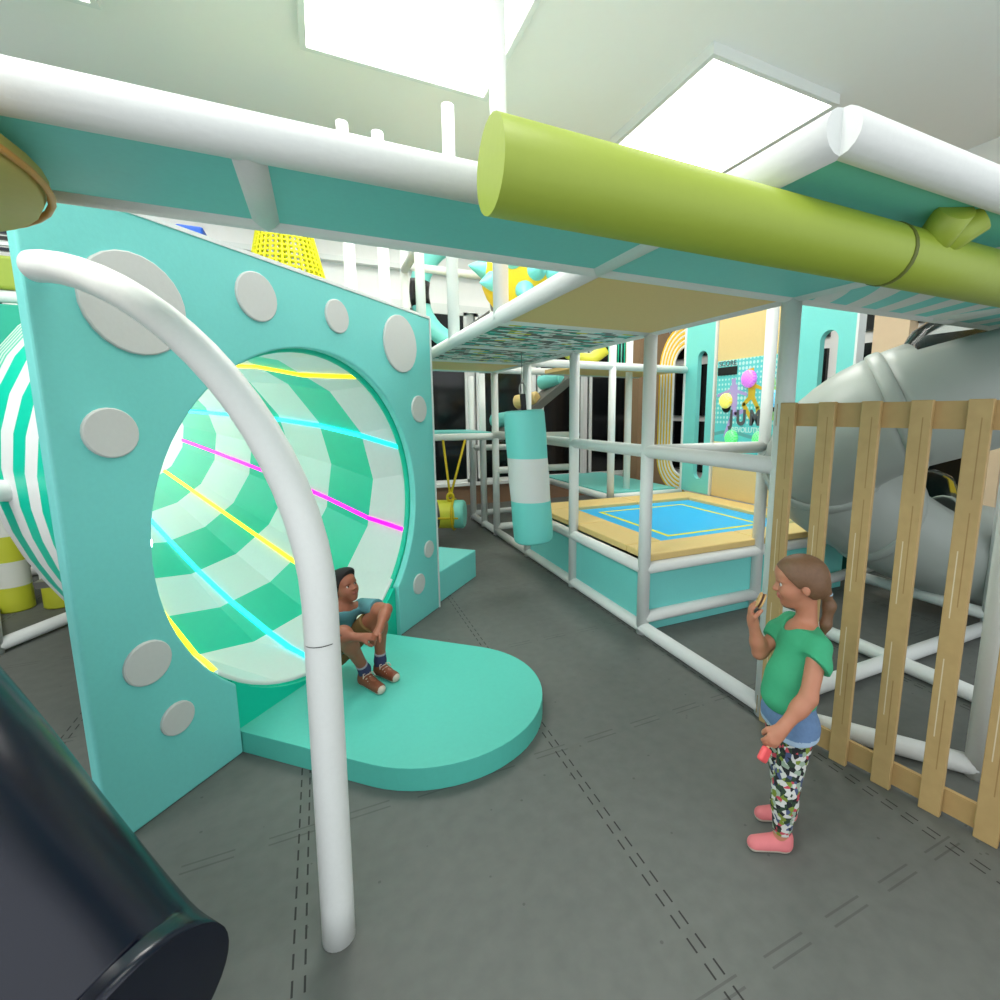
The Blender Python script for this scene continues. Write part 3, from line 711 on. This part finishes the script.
for az, el in ((200,30),(200,-15),(235,8),(240,45),(250,-30),(270,25),(290,-5),(285,55),(310,30),(180,5),(215,70),(320,-20),(265,-5),(160,40)):
    d = V((math.cos(R(az))*math.cos(R(el)), math.sin(R(az))*math.cos(R(el)), math.sin(R(el))))
    obj('spike', L_([(-.03,.11),(0,.105),(.06,.07),(.13,.03),(.16,.008),(.165,0)], bc+d*br, d, 16), TEAL, sb_)
d = V((.55,-.25,.8)).normalized(); s_ = V((.3,-.93,-.2)); s_ = (s_-d*s_.dot(d)).normalized(); w_ = d.cross(s_)
obj('strap', T_([bc+(d*math.cos(a)+s_*math.sin(a))*(br+.015)+w_*.06 for a in [2*math.pi*i/40 for i in range(40)]], .05, 8, closed=True), GREY, sb_)
hp = thing('teal_hoop', 'large teal ring with a black band between the upper posts', 'hoop', (1.95,6.9,2.8))
hc = V((1.97,6.95,3.42)); hx = V((.905,-.425,0)); hr = .66
def hpt(a): return hc+hx*(hr*math.cos(R(a)))+V((0,0,hr*1.05*math.sin(R(a))))
obj('ring', T_([hpt(a) for a in range(0,360,8)], .13, 16, closed=True), TEAL, hp)
obj('band', T_([hpt(a) for a in range(166,195,7)], .136, 16), BLACK, hp)
st_ = obj('grey_beam', box(bmesh.new(), (0,-.1,-.05),(2.2,.1,.05), (V((.8,-.1,.59)),V((.59,0,-.8)).cross(V((.8,-.1,.59))).normalized(),V((-.59,0,.8))), (.9,8.0,2.1)), GREY)
tag(st_, 'grey sloping beam below the teal hoop', 'beam')
yt = obj('yellow_tube', T_([(3.55,7.0,2.75),(3.75,7.0,2.62),(4.0,6.95,2.62),(4.2,6.9,2.78)], .1, 16), LEMON); tag(yt, 'curved lime yellow tube above the back deck', 'tube')
cu = thing('teal_cord_curtain', 'bundle of thin teal vertical cords above the back deck', 'curtain', (4.0,6.9,2.5))
for i in range(6): obj('cord', T_([(4.28+.06*i,6.9,2.45),(4.28+.06*i,6.9,3.4)], .014, 6), TEAL if i % 2 == 0 else GREEN, cu)
tag(obj('brown_crate', B((3.6,6.3,0),(4.1,6.7,.34), .01), mat('brown_box', (160,118,72), .7, .08, 20)), 'small brown box on the floor behind the trampoline', 'box')
yw = thing('yellow_topped_block', 'dark green block with a yellow top under the slide', 'foam block', (5.6,3.6,0))
obj('base', B((5.2,3.3,0),(6.2,3.9,.42), .01), mat('dark_green_vinyl', (14,92,84), .5, .05, 30), yw); obj('top', B((5.2,3.3,.42),(6.2,3.9,.6), .01), YEL, yw)

# ------------------------------------------------------------------ figures: smooth blended volumes meshed as one surface
class Vol:
    def __init__(s, lo, hi, h=.004):
        s.lo = np.array(lo, float); s.h = h; s.n = np.ceil((np.array(hi)-s.lo)/h).astype(int)+1
        s.f = np.full(s.n, 1.0, np.float32)
    def sl(s, lo, hi):
        a = np.clip(np.floor((np.array(lo)-s.lo)/s.h).astype(int), 0, s.n); b = np.clip(np.ceil((np.array(hi)-s.lo)/s.h).astype(int)+1, 0, s.n)
        g = [s.lo[i]+s.h*np.arange(a[i], b[i]) for i in range(3)]
        return (slice(a[0],b[0]), slice(a[1],b[1]), slice(a[2],b[2])), np.stack(np.meshgrid(*g, indexing='ij'), -1)
    def put(s, sl, d, k, mode='add'):
        o = s.f[sl]
        if mode == 'sub': d = -d; hh = np.maximum(k-np.abs(o-d), 0)/k; s.f[sl] = np.maximum(o, d)+hh*hh*k*.25
        elif mode == 'and': s.f[sl] = np.maximum(o, d)
        else: hh = np.maximum(k-np.abs(o-d), 0)/k; s.f[sl] = np.minimum(o, d)-hh*hh*k*.25
    def cone(s, a, b, ra, rb, k=.02, mode='add'):
        a, b = np.array(a, float), np.array(b, float); m = max(ra, rb)+k+.03
        sl, P = s.sl(np.minimum(a,b)-m, np.maximum(a,b)+m); ba = b-a
        t = np.clip(((P-a)@ba)/max(ba@ba, 1e-9), 0, 1)
        s.put(sl, np.linalg.norm(P-a-t[...,None]*ba, axis=-1)-(ra+(rb-ra)*t), k, mode); return s
    def ell(s, c, r, ax=None, k=.02, mode='add', full=False):
        c, r = np.array(c, float), np.array(r, float); m = r.max()+k+.03
        if full: sl, P = s.sl(s.lo, s.lo+s.h*s.n)
        else: sl, P = s.sl(c-m, c+m)
        q = P-c
        if ax is not None: q = q@np.array([list(x) for x in ax], float).T
        k0 = np.linalg.norm(q/r, axis=-1); k1 = np.linalg.norm(q/r**2, axis=-1)
        s.put(sl, k0*(k0-1)/np.maximum(k1, 1e-6), k, mode); return s
    def cut(s, p, n):                       # keep the side the normal points away from
        sl, P = s.sl(s.lo, s.lo+s.h*s.n); s.put(sl, (P-np.array(p, float))@np.array(list(n), float), 0, 'and'); return s
    def mesh(s):
        f = s.f; f[0] = f[-1] = 1; f[:,0] = f[:,-1] = 1; f[:,:,0] = f[:,:,-1] = 1
        ins = f < 0; n = np.array(f.shape)-1
        cs = np.zeros(n, np.int16)
        for i in (0,1):
            for j in (0,1):
                for k in (0,1): cs += ins[i:i+n[0], j:j+n[1], k:k+n[2]]
        act = np.argwhere((cs > 0) & (cs < 8)); acc = np.zeros((len(act),3)); cnt = np.zeros(len(act))
        cor = [(i,j,k) for i in (0,1) for j in (0,1) for k in (0,1)]
        for p in cor:
            for ax in range(3):
                if p[ax]: continue
                q = list(p); q[ax] = 1
                a = f[tuple((act+p).T)]; b = f[tuple((act+q).T)]; x = (a < 0) != (b < 0)
                t = np.where(x, a/np.where(x, a-b, 1), 0)
                pt = np.array(p, float)[None]+np.eye(3)[ax][None]*t[:,None]
                acc += np.where(x[:,None], pt, 0); cnt += x
        V_ = s.lo+s.h*(act+acc/cnt[:,None]); idx = np.full(n, -1, np.int64); idx[tuple(act.T)] = np.arange(len(act))
        F = []
        for ax in range(3):
            b, c = (ax+1) % 3, (ax+2) % 3
            s0 = [slice(None)]*3; s1 = [slice(None)]*3; s0[ax] = slice(0,-1); s1[ax] = slice(1,None)
            ch = np.argwhere(ins[tuple(s0)] != ins[tuple(s1)])
            if not len(ch): continue
            eb, ec = np.eye(3, dtype=int)[b], np.eye(3, dtype=int)[c]
            q = np.stack([idx[tuple((ch-d).T)] for d in (0*eb, eb, eb+ec, ec)], 1)
            fl = ins[tuple(s0)][tuple(ch.T)]
            q[~fl] = q[~fl][:, ::-1]; F.append(q)
        return V_, np.concatenate(F)
def body_obj(name, vol, mats, parent, region=None):
    v, f = vol.mesh(); off = np.array(list(origin(parent)))
    me = bpy.data.meshes.new(name)
    me.vertices.add(len(v)); me.vertices.foreach_set('co', (v-off).ravel())
    me.loops.add(len(f)*4); me.loops.foreach_set('vertex_index', f.ravel())
    me.polygons.add(len(f)); me.polygons.foreach_set('loop_start', np.arange(len(f))*4)
    try: me.polygons.foreach_set('loop_total', np.full(len(f), 4))
    except Exception: pass
    me.update(calc_edges=True); me.validate()
    for m in mats: me.materials.append(m)
    if region is not None:
        ctr = v[f].mean(1); me.polygons.foreach_set('material_index', region(ctr).astype(np.int32))
    me.polygons.foreach_set('use_smooth', [True]*len(me.polygons)); me.update()
    o = bpy.data.objects.new(name, me); COL.objects.link(o); o.parent = parent; return o
A = lambda v: np.array(list(v), float)
def nrm(v): v = A(v); return v/np.linalg.norm(v)
def frame(fwd, up=(0,0,1)):
    f = nrm(fwd); u = A(up); u = nrm(u-f*(u@f)); return f, np.cross(u, f), u        # forward, left, up
def head(vol, c, F, sc=1.0, ears=True):
    f, l, u = F; ax = (f, l, u)
    def p(a, b, d): return c+(f*a+l*b+u*d)*sc
    e = lambda q, r, k=.015: vol.ell(p(*q), np.array(r)*sc, ax, k)
    e((-.008,0,.028),(.098,.074,.078)); e((.03,0,-.03),(.058,.055,.06),.03); e((.052,0,-.078),(.03,.032,.024),.03)
    e((.05,0,.045),(.046,.058,.045),.03)
    for q in (1,-1):
        e((.055,.032*q,-.03),(.028,.026,.028),.03)
        if ears: e((-.006,.073*q,-.012),(.015,.008,.023),.008)
        e((.077,.031*q,.018),(.012,.02,.007),.012)
        vol.ell(p(.096,.031*q,.002), np.array((.014,.016,.009))*sc, ax, .012, 'sub')
    vol.cone(p(.082,0,.008), p(.103,0,-.024), .008*sc, .0105*sc, .014)
    for q in (1,-1): e((.093,.010*q,-.027),(.010,.008,.007),.008)
    e((.0885,0,-.050),(.010,.021,.0055),.006); e((.0865,0,-.060),(.010,.018,.006),.006)
    vol.cone(p(.02,0,-.075), p(.06,0,-.088), .028*sc, .012*sc, .03)
    return p
def eyes(p, F, sc, par, iris, look=(1,0,0)):
    f, l, u = F
    for q in (1,-1):
        c = p(.0765,.031*q,.001); o = obj('eye', ball(V(c), .0102*sc, 16), EYEW, par)
        d = nrm(f*look[0]+l*look[1]+u*look[2])
        obj('iris', L_([(0,.0068*sc),(.0012*sc,.006*sc),(.002*sc,.002*sc),(.002*sc,0)], V(c+d*.0090*sc), V(d), 14), iris, o)
def brows(p, F, sc, par, m):
    for q in (1,-1): obj('eyebrow', T_([V(p(*t)) for t in ((.0895,.014*q,.023),(.088,.03*q,.030),(.076,.048*q,.025))], [.0032*sc,.0038*sc,.002*sc], 8), m, par)
def hand(vol, w, d, pn, th, curl, sc=1.0, spread=.35, tc=.5):
    """w wrist, d along the palm, pn palm normal (fingers curl towards it), th side of the thumb"""
    d = nrm(d); pn = nrm(A(pn)-d*(A(pn)@d)); sd = np.cross(d, pn)
    if sd@A(th) < 0: sd = -sd
    w = A(w); L = .058*sc
    vol.ell(w+d*L*.6, np.array((L*.72,.028*sc,.013*sc)), (d, sd, pn), .014)
    vol.cone(w-d*.01*sc, w+d*.02*sc, .019*sc, .018*sc, .02)
    for i, (o, ln, rr) in enumerate(((.021,.050,.0078),(.007,.056,.008),(-.008,.052,.0076),(-.021,.041,.007))):
        q = w+d*L*1.02+sd*o*sc-d*abs(o)*.25*sc; dr = nrm(d+sd*(o*spread*6)); cu = curl[i] if isinstance(curl, (list,tuple)) else curl
        for j, fr_ in enumerate((.45,.32,.23)):
            an = cu*(.55+.35*j); dr2 = nrm(dr*math.cos(an)+pn*math.sin(an)); nx = q+dr2*ln*fr_*sc
            vol.cone(q, nx, rr*sc*(1-.08*j), rr*sc*(.94-.08*j), .005); q, dr = nx, dr2
        tips = q
    q = w+d*L*.3+sd*.022*sc; dr = nrm(d*.75+sd*(.75-.35*tc)+pn*.35)
    for j, ln in enumerate((.028,.024,.018)):
        nx = q+dr*ln*sc; vol.cone(q, nx, (.0105-.001*j)*sc, (.0098-.001*j)*sc, .008); q = nx; dr = nrm(dr+d*.25*(1-tc)+pn*tc*.7-sd*tc*.5)
def child_arm(vol, sh, el, wr, r=(.036,.028,.019), k=.02):
    vol.cone(sh, el, r[0], r[1], k); vol.cone(el, A(el)+(A(wr)-A(el))*.35, r[1], r[1]*1.0, k); vol.cone(A(el)+(A(wr)-A(el))*.3, wr, r[1]*1.0, r[2], k)

# ---- girl
G = thing('person', 'girl in green top and denim shorts eating beside the wooden fence', 'person', (1.66,1.22,0))
hf = frame((-.72,.69,-.12), (-.06,.05,1)); bfw = frame((-.90,.435,0)); bf_, bl_, bu_ = bfw
hc_ = A((1.742,1.292,1.072)); hs = .99
def g(a, b, z, base=(1.70,1.258)): return A((base[0],base[1],0))+bf_*a+bl_*b+A((0,0,z))
NK = A((1.772,1.278,.905))
lsh, rsh = NK+bl_*.118+A((-.012,0,-.052)), NK-bl_*.112+A((-.012,0,-.052))
lel, lwr, lhd = A((1.604,1.124,.690)), A((1.500,1.145,.582)), A((1.445,1.150,.53))
rel, rwr = A((1.658,1.402,.735)), A((1.604,1.402,.885))
lhip, rhip = A((1.662,1.195,.50)), A((1.690,1.305,.50))
lkn, rkn = A((1.60,1.185,.27)), A((1.70,1.285,.27)); lan, ran = A((1.59,1.18,.065)), A((1.735,1.275,.065))
vb = Vol((1.38,1.0,0), (2.0,1.52,1.26))
def torso(v, e=0):
    ax = (bf_, bl_, bu_)
    v.ell((1.735,1.272,.795), (.072+e,.098+e,.115+e), ax, .04); v.ell((1.690,1.270,.655), (.090+e,.096+e,.12+e), ax, .05)
    v.cone(lsh, rsh, .034+e, .034+e, .05)
def pelvis(v, e=0):
    v.ell((1.682,1.252,.525), (.082+e,.102+e,.085+e), (bf_, bl_, bu_), .04)
torso(vb); pelvis(vb)
p_ = head(vb, hc_, hf, hs)
vb.cone(NK+A((0,0,-.03)), hc_-hf[2]*.05-hf[0]*.018, .043, .036, .03)
child_arm(vb, lsh, lel, lwr, (.037,.031,.021)); child_arm(vb, rsh, rel, rwr, (.036,.029,.020))
hand(vb, lwr, (lhd-lwr), (.5,.45,-.1), bf_, [.9,1.0,1.05,1.1], .95, .0, 1.0)
hand(vb, rwr, (-.25,.1,1), (.75,-.55,.25), (-.5,-.75,.2), [.75,.8,.85,.95], .9, .05, .8)
for a, b, c in ((lhip,lkn,lan),(rhip,rkn,ran)):
    vb.cone(a, b, .062, .043, .03); vb.cone(b, b+(c-b)*.35, .043, .043, .02); vb.cone(b+(c-b)*.3, c, .043, .026, .02)
    vb.cone(c, c+A((0,0,-.035)), .026, .026, .02); vb.cone(c+A((0,0,-.035)), c+bf_*.1+A((0,0,-.042)), .026, .02, .02)
def lips(m0):
    def fn(ctr):
        d = ctr-p_(0,0,0); x, y, z = d@hf[0]/hs, d@hf[1]/hs, d@hf[2]/hs
        return ((x > .082) & (np.abs(y) < .02) & (z < -.0455) & (z > -.066)).astype(int)
    return fn
body_obj('body', vb, [SKIN, LIP], G, lips(0))
eyes(p_, hf, hs, G, IRIS, (1,0,.0)); brows(p_, hf, hs, G, BROW)
# hair: cap plus low ponytail
vh = Vol((1.60,1.12,.78), (2.0,1.46,1.24))
ax = hf
vh.ell(p_(.000,0,.032), np.array((.104,.082,.087))*hs, ax, .01)
vh.ell(p_(-.036,0,-.012), np.array((.060,.069,.060))*hs, ax, .03)
vh.cut(p_(.006,0,-.020), nrm(hf[0]*.74-hf[2]*.67))
for q in (1,-1): vh.ell(p_(.0,.085*q,-.018), np.array((.018,.03,.022))*hs, ax, .008, 'sub')
tie = p_(-.088,0,-.052)
vh.cone(p_(-.07,0,-.02), tie, .03, .017, .03)
for a, b, r0, r1 in ((tie, tie+A((.018,-.004,-.05)),   .015, .023), (tie+A((.018,-.004,-.05)), tie+A((.010,-.002,-.13)), .023, .019), (tie+A((.010,-.002,-.13)), tie+A((-.004,.0,-.19)), .019, .005)): vh.cone(a, b, r0, r1, .02)
body_obj('hair', vh, [HAIRG], G)
obj('hair_tie', T_([V(tie+(hf[1]*math.cos(q)+nrm(np.cross(hf[1], A((.3,0,-.95))))*math.sin(q))*.018) for q in [2*math.pi*i/20 for i in range(20)]], .006, 8, closed=True), TIE, G)
# top with short puffed sleeves
vs_ = Vol((1.42,1.0,.5), (1.95,1.5,.98))
torso(vs_, .010); vs_.ell((1.676,1.264,.60), (.102,.110,.07), (bf_, bl_, bu_), .03)
vs_.cut((1.66,1.25,.572), nrm((.16,0,-1))); vs_.cut((1.78,1.27,.90), nrm((.0,0,1)))
vs_.ell(NK+bf_*.040+A((0,0,.012)), (.070,.066,.066), (bf_, bl_, bu_), .006, 'sub')
body_l = Vol((1.42,1.0,.5), (1.95,1.5,.98))
for sh, el, q in ((lsh, lel, .44), (rsh, rel, .5)):
    e2 = sh+(el-sh)*(q+.1); body_l.cone(sh+A((0,0,-.006)), sh+(el-sh)*.36, .044, .056, .02); body_l.cone(sh+(el-sh)*.36, e2, .056, .047, .02)
    body_l.cut(e2, nrm(el-sh))
vs_.f = np.minimum(vs_.f, body_l.f)-np.maximum(.02-np.abs(vs_.f-body_l.f), 0)**2/.08
body_obj('top', vs_, [SHIRTG], G)
vd = Vol((1.5,1.05,.3), (1.9,1.45,.7)); pelvis(vd, .010); vd.ell((1.70,1.262,.60), (.085,.104,.05), (bf_, bl_, bu_), .03)
for a, b in ((lhip,lkn),(rhip,rkn)): vd.cone(a+A((0,0,.02)), a+(b-a)*.42, .078, .080, .02)
vd.cut((1.7,1.25,.488), nrm((.12,0,-1))); vd.cut((1.7,1.26,.63), (0,0,1))
body_obj('denim_shorts', vd, [DENIM, DENIMH], G, lambda c: (c[:,2]-.488+(c[:,0]-1.7)*-.12 < .020).astype(int))
vl = Vol((1.45,1.05,.05), (1.9,1.42,.5))
for a, b, c in ((lhip,lkn,lan),(rhip,rkn,ran)):
    vl.cone(a, b, .064, .049, .02); vl.cone(b, b+(c-b)*.35, .049, .048, .02); vl.cone(b+(c-b)*.3, c, .048, .033, .02)
vl.cut((1.7,1.25,.50), (0,0,1)); vl.cut((1.7,1.25,.08), (0,0,-1))
body_obj('floral_leggings', vl, [FLORAL], G)
for c in (lan, ran):
    v = Vol(c-.16, c+.16); v.cone(c+A((0,0,-.01))-bf_*.012, c+A((0,0,-.035))-bf_*.012, .034, .034, .02); v.cone(c+A((0,0,-.035)), c+bf_*.105+A((0,0,-.042)), .036, .030, .02)
    v.cut((0,0,.003), (0,0,-1)); v.cut((0,0,.082), (0,0,1))
    body_obj('shoe', v, [mat('coral_shoe_canvas', (214,120,124), .7, .06, 40), SOLE], G, lambda q: (q[:,2] < .018).astype(int))
ck_c = V(rwr+A((.012,-.022,.098))); ckn = V((-.62,.70,.36)).normalized()
ck = thing('biscuit', 'round sandwich biscuit held in the raised hand of the girl', 'biscuit', ck_c)
bx_ = ckn.orthogonal()
def bisc(d0, d1, r): return L_([(d0,0),(d0,r*.94),(d0+.002,r),(d1-.002,r),(d1,r*.94),(d1,0)], ck_c, ckn, 24)
obj('wafer', bisc(-.012,-.004,.034), COOKIE, ck); obj('filling', bisc(-.005,.005,.031), CHOC, ck); obj('wafer', bisc(.004,.012,.034), COOKIE, ck)
ip = V(lwr+nrm(lhd-lwr)*.075+A((.012,.012,-.012)))
ic = thing('ice_pop', 'coral pink ice pop hanging from the lowered hand of the girl', 'ice pop', ip)
idr = V((-.42,-.05,-.5)).normalized(); isd = V((.5,0,-.42)).normalized()
obj('stick', box(bmesh.new(), (-.05,-.005,-.002),(.02,.005,.002), (idr,idr.cross(isd).normalized(),isd), ip), STICK, ic)
obj('ice', box(bmesh.new(), (.012,-.012,-.024),(.068,.012,.024), (idr,idr.cross(isd).normalized(),isd), ip, bev=.010), PINK, ic)

# ---- boy sitting on the barrel rim
Bo = thing('person', 'boy in teal shirt and brown shorts sitting on the barrel edge', 'person', (.05,3.05,.12))
hfb = frame((.60,-.72,.28), (-.12,.0,1)); hb = A((.066,3.128,.705)); hsb = .90
tb = frame((.55,-.75,0)); f2, l2, u2 = tb
pel, nkb = A((-.02,3.165,.265)), A((.055,3.130,.585)); up2 = nrm(nkb-pel); ax2 = (nrm(f2-up2*(f2@up2)), l2, up2)
lshb, rshb = A((.168,3.165,.555)), A((-.03,3.045,.565))
lelb, lwrb = A((.294,2.955,.585)), A((.232,2.825,.515))
relb, rwrb = A((-.02,2.862,.530)), A((.128,2.768,.520))
lhb, rhb = A((.055,3.215,.275)), A((-.07,3.115,.275))
lkb, rkb = A((.258,3.0,.56)), A((.045,2.83,.530))
lab, rab = A((.251,3.06,.215)), A((.152,2.985,.215))
ltb, rtb = A((.318,2.945,.155)), A((.222,2.845,.155))
v = Vol((-.25,2.62,.08), (.5,3.4,.92))
def tors2(v, e=0):
    v.ell(pel+up2*.24, (.070+e,.095+e,.12+e), ax2, .04); v.ell(pel+up2*.11, (.072+e,.088+e,.11+e), ax2, .04); v.cone(lshb, rshb, .034+e, .034+e, .05)
def pelv2(v, e=0): v.ell(pel, (.08+e,.1+e,.075+e), ax2, .04)
tors2(v); pelv2(v); pb = head(v, hb, hfb, hsb)
v.cone(nkb-up2*.03, hb-hfb[2]*.05-hfb[0]*.012, .043, .038, .03)
child_arm(v, lshb, lelb, lwrb, (.036,.031,.021)); child_arm(v, rshb, relb, rwrb, (.036,.031,.021))
hand(v, lwrb, (-.55,-.55,-.25), (.1,-.3,-1), (-.1,-.9,.4), [.7,.8,.85,.9], .9, .1)
hand(v, rwrb, (.9,-.1,-.05), (-.1,.6,-.8), (.2,-.6,.7), [.8,.85,.9,.95], .9, .1)
for a, b, c, t in ((lhb,lkb,lab,ltb),(rhb,rkb,rab,rtb)):
    v.cone(a, b, .064, .045, .03); v.cone(b, b+(c-b)*.35, .044, .044, .02); v.cone(b+(c-b)*.3, c, .044, .027, .02)
    v.cone(c, c+A((0,0,-.04)), .027, .027, .02); v.cone(c+A((0,0,-.04)), t, .027, .02, .02)
def lipb(ctr):
    d = ctr-pb(0,0,0); x, y, z = d@hfb[0]/hsb, d@hfb[1]/hsb, d@hfb[2]/hsb
    return ((x > .082) & (np.abs(y) < .02) & (z < -.0455) & (z > -.066)).astype(int)
body_obj('body', v, [SKINB, LIPB], Bo, lipb)
eyes(pb, hfb, hsb, Bo, IRISB, (1,.1,.1)); brows(pb, hfb, hsb, Bo, HAIRB)
v = Vol((-.12,2.95,.6), (.3,3.3,.92))
v.ell(pb(.000,0,.036), np.array((.106,.083,.090))*hsb, hfb, .01); v.ell(pb(-.036,0,-.012), np.array((.064,.074,.062))*hsb, hfb, .03)
v.ell(pb(.050,.012,.088), np.array((.056,.062,.034))*hsb, hfb, .03)
v.cut(pb(.020,0,-.012), nrm(hfb[0]*.80-hfb[2]*.60))
for q in (1,-1): v.ell(pb(.0,.085*q,-.02), np.array((.020,.03,.024))*hsb, hfb, .008, 'sub')
body_obj('hair', v, [HAIRB], Bo)
v = Vol((-.25,2.7,.15), (.45,3.4,.72)); tors2(v, .010); v.ell(pel+up2*.03, (.093,.11,.06), ax2, .03)
v.cut(pel+up2*.045, -up2); v.cut(nkb-up2*.0, up2)
v.ell(nkb+ax2[0]*.030, (.044,.044,.046), ax2, .006, 'sub')
w = Vol((-.25,2.7,.15), (.45,3.4,.72))
for sh, el in ((lshb,lelb),(rshb,relb)):
    e2 = sh+(el-sh)*.62; w.cone(sh, e2, .046, .054, .02); w.cut(e2, nrm(el-sh))
v.f = np.minimum(v.f, w.f)-np.maximum(.02-np.abs(v.f-w.f), 0)**2/.08
def prt(c):
    d = c-(pel+up2*.17); return ((d@ax2[0] > .03) & (np.abs(d@l2) < .06) & (np.abs(d@up2) < .035)).astype(int)
body_obj('shirt', v, [SHIRTB, PRINT], Bo, prt)
v = Vol((-.25,2.7,.1), (.45,3.4,.7)); pelv2(v, .010); w = Vol((-.25,2.7,.1), (.45,3.4,.7))
for a, b in ((lhb,lkb),(rhb,rkb)):
    w2 = Vol((-.25,2.7,.1), (.45,3.4,.7)); w2.cone(a, a+(b-a)*.8, .077, .066, .02); w2.cut(a+(b-a)*.72, nrm(b-a)); w.f = np.minimum(w.f, w2.f)
v.f = np.minimum(v.f, w.f)-np.maximum(.02-np.abs(v.f-w.f), 0)**2/.08
body_obj('shorts', v, [KHAKI], Bo)
for kn, an, to in ((lkb,lab,ltb),(rkb,rab,rtb)):
    dn = nrm(an-kn); v = Vol(an-.13, an+.13); v.cone(an-dn*.07, an, .036, .034, .02); v.cone(an, an+A((0,0,-.03)), .034, .034, .02); v.cut(an-dn*.062, -dn)
    body_obj('sock', v, [SOCK, SOCKT], Bo, lambda c, an=an, dn=dn: ((c-an)@dn < -.050).astype(int))
    fw = nrm((to-an)*A((1,1,0))); v = Vol(an-.2, an+.2, .0035)
    hl = an*A((1,1,0))+A((0,0,.152)); tp_ = to*A((1,1,0))+A((0,0,.146))
    v.cone(hl-fw*.012, hl+A((0,0,.022))-fw*.012, .036, .035, .02); v.cone(hl, tp_, .038, .033, .02); v.cone(hl+fw*.02+A((0,0,.022)), hl+fw*.06+A((0,0,.006)), .03, .026, .02)
    v.cut((0,0,.1215), (0,0,-1)); v.cut((0,0,.197), (0,0,1))
    s_ = body_obj('shoe', v, [LEATHER, SOLE], Bo, lambda c, tp_=tp_, fw=fw: ((c[:,2] < .134) | ((c-tp_)@fw > .020)).astype(int))
    sd = np.cross(fw, A((0,0,1)))
    bm = bmesh.new()
    for q in range(4):
        cc = hl+fw*(.035+.02*q)+A((0,0,.046-.0075*q)); tube(bm, [V(cc+sd*.028-A((0,0,.010))), V(cc+fw*.006), V(cc-sd*.028-A((0,0,.010)))], .0035, 6)
    tube(bm, [V(hl+fw*.03+A((0,0,.05))), V(hl+fw*.035+sd*.03+A((0,0,.055))), V(hl+fw*.05+sd*.04+A((0,0,.035)))], .003, 6)
    tube(bm, [V(hl+fw*.03+A((0,0,.05))), V(hl+fw*.045-sd*.03+A((0,0,.05))), V(hl+fw*.06-sd*.035+A((0,0,.03)))], .003, 6)
    obj('lace', bm, SOLE, s_)

# ------------------------------------------------------------------ light
wd = bpy.data.worlds.new('world'); S.world = wd; wd.use_nodes = True
bgn = wd.node_tree.nodes['Background']; bgn.inputs[0].default_value = (.93,.97,1,1); bgn.inputs[1].default_value = 1.2
def area(name, loc, size, power, target=None, col=(1,.98,.95)):
    l = bpy.data.lights.new(name, 'AREA'); l.shape = 'RECTANGLE'; l.size, l.size_y = size; l.energy = power; l.color = col
    o = bpy.data.objects.new(name, l); COL.objects.link(o); o.location = loc
    if target: o.rotation_euler = (V(target)-V(loc)).to_track_quat('-Z','Y').to_euler()
    return o
area('ceiling_light_left', (-2.2,1.2,4.88), (1.6,1.6), 90)
area('ceiling_light_mid', (.9,4.4,4.88), (1.6,1.6), 60)
area('ceiling_light_right', (4.2,4.6,4.88), (1.6,1.6), 45)
S.view_settings.view_transform = 'Standard'; S.view_settings.look = 'None'; S.view_settings.gamma = 1; S.view_settings.exposure = .3
S.cycles.use_denoising = True; S.cycles.max_bounces = 8; S.cycles.transparent_max_bounces = 12
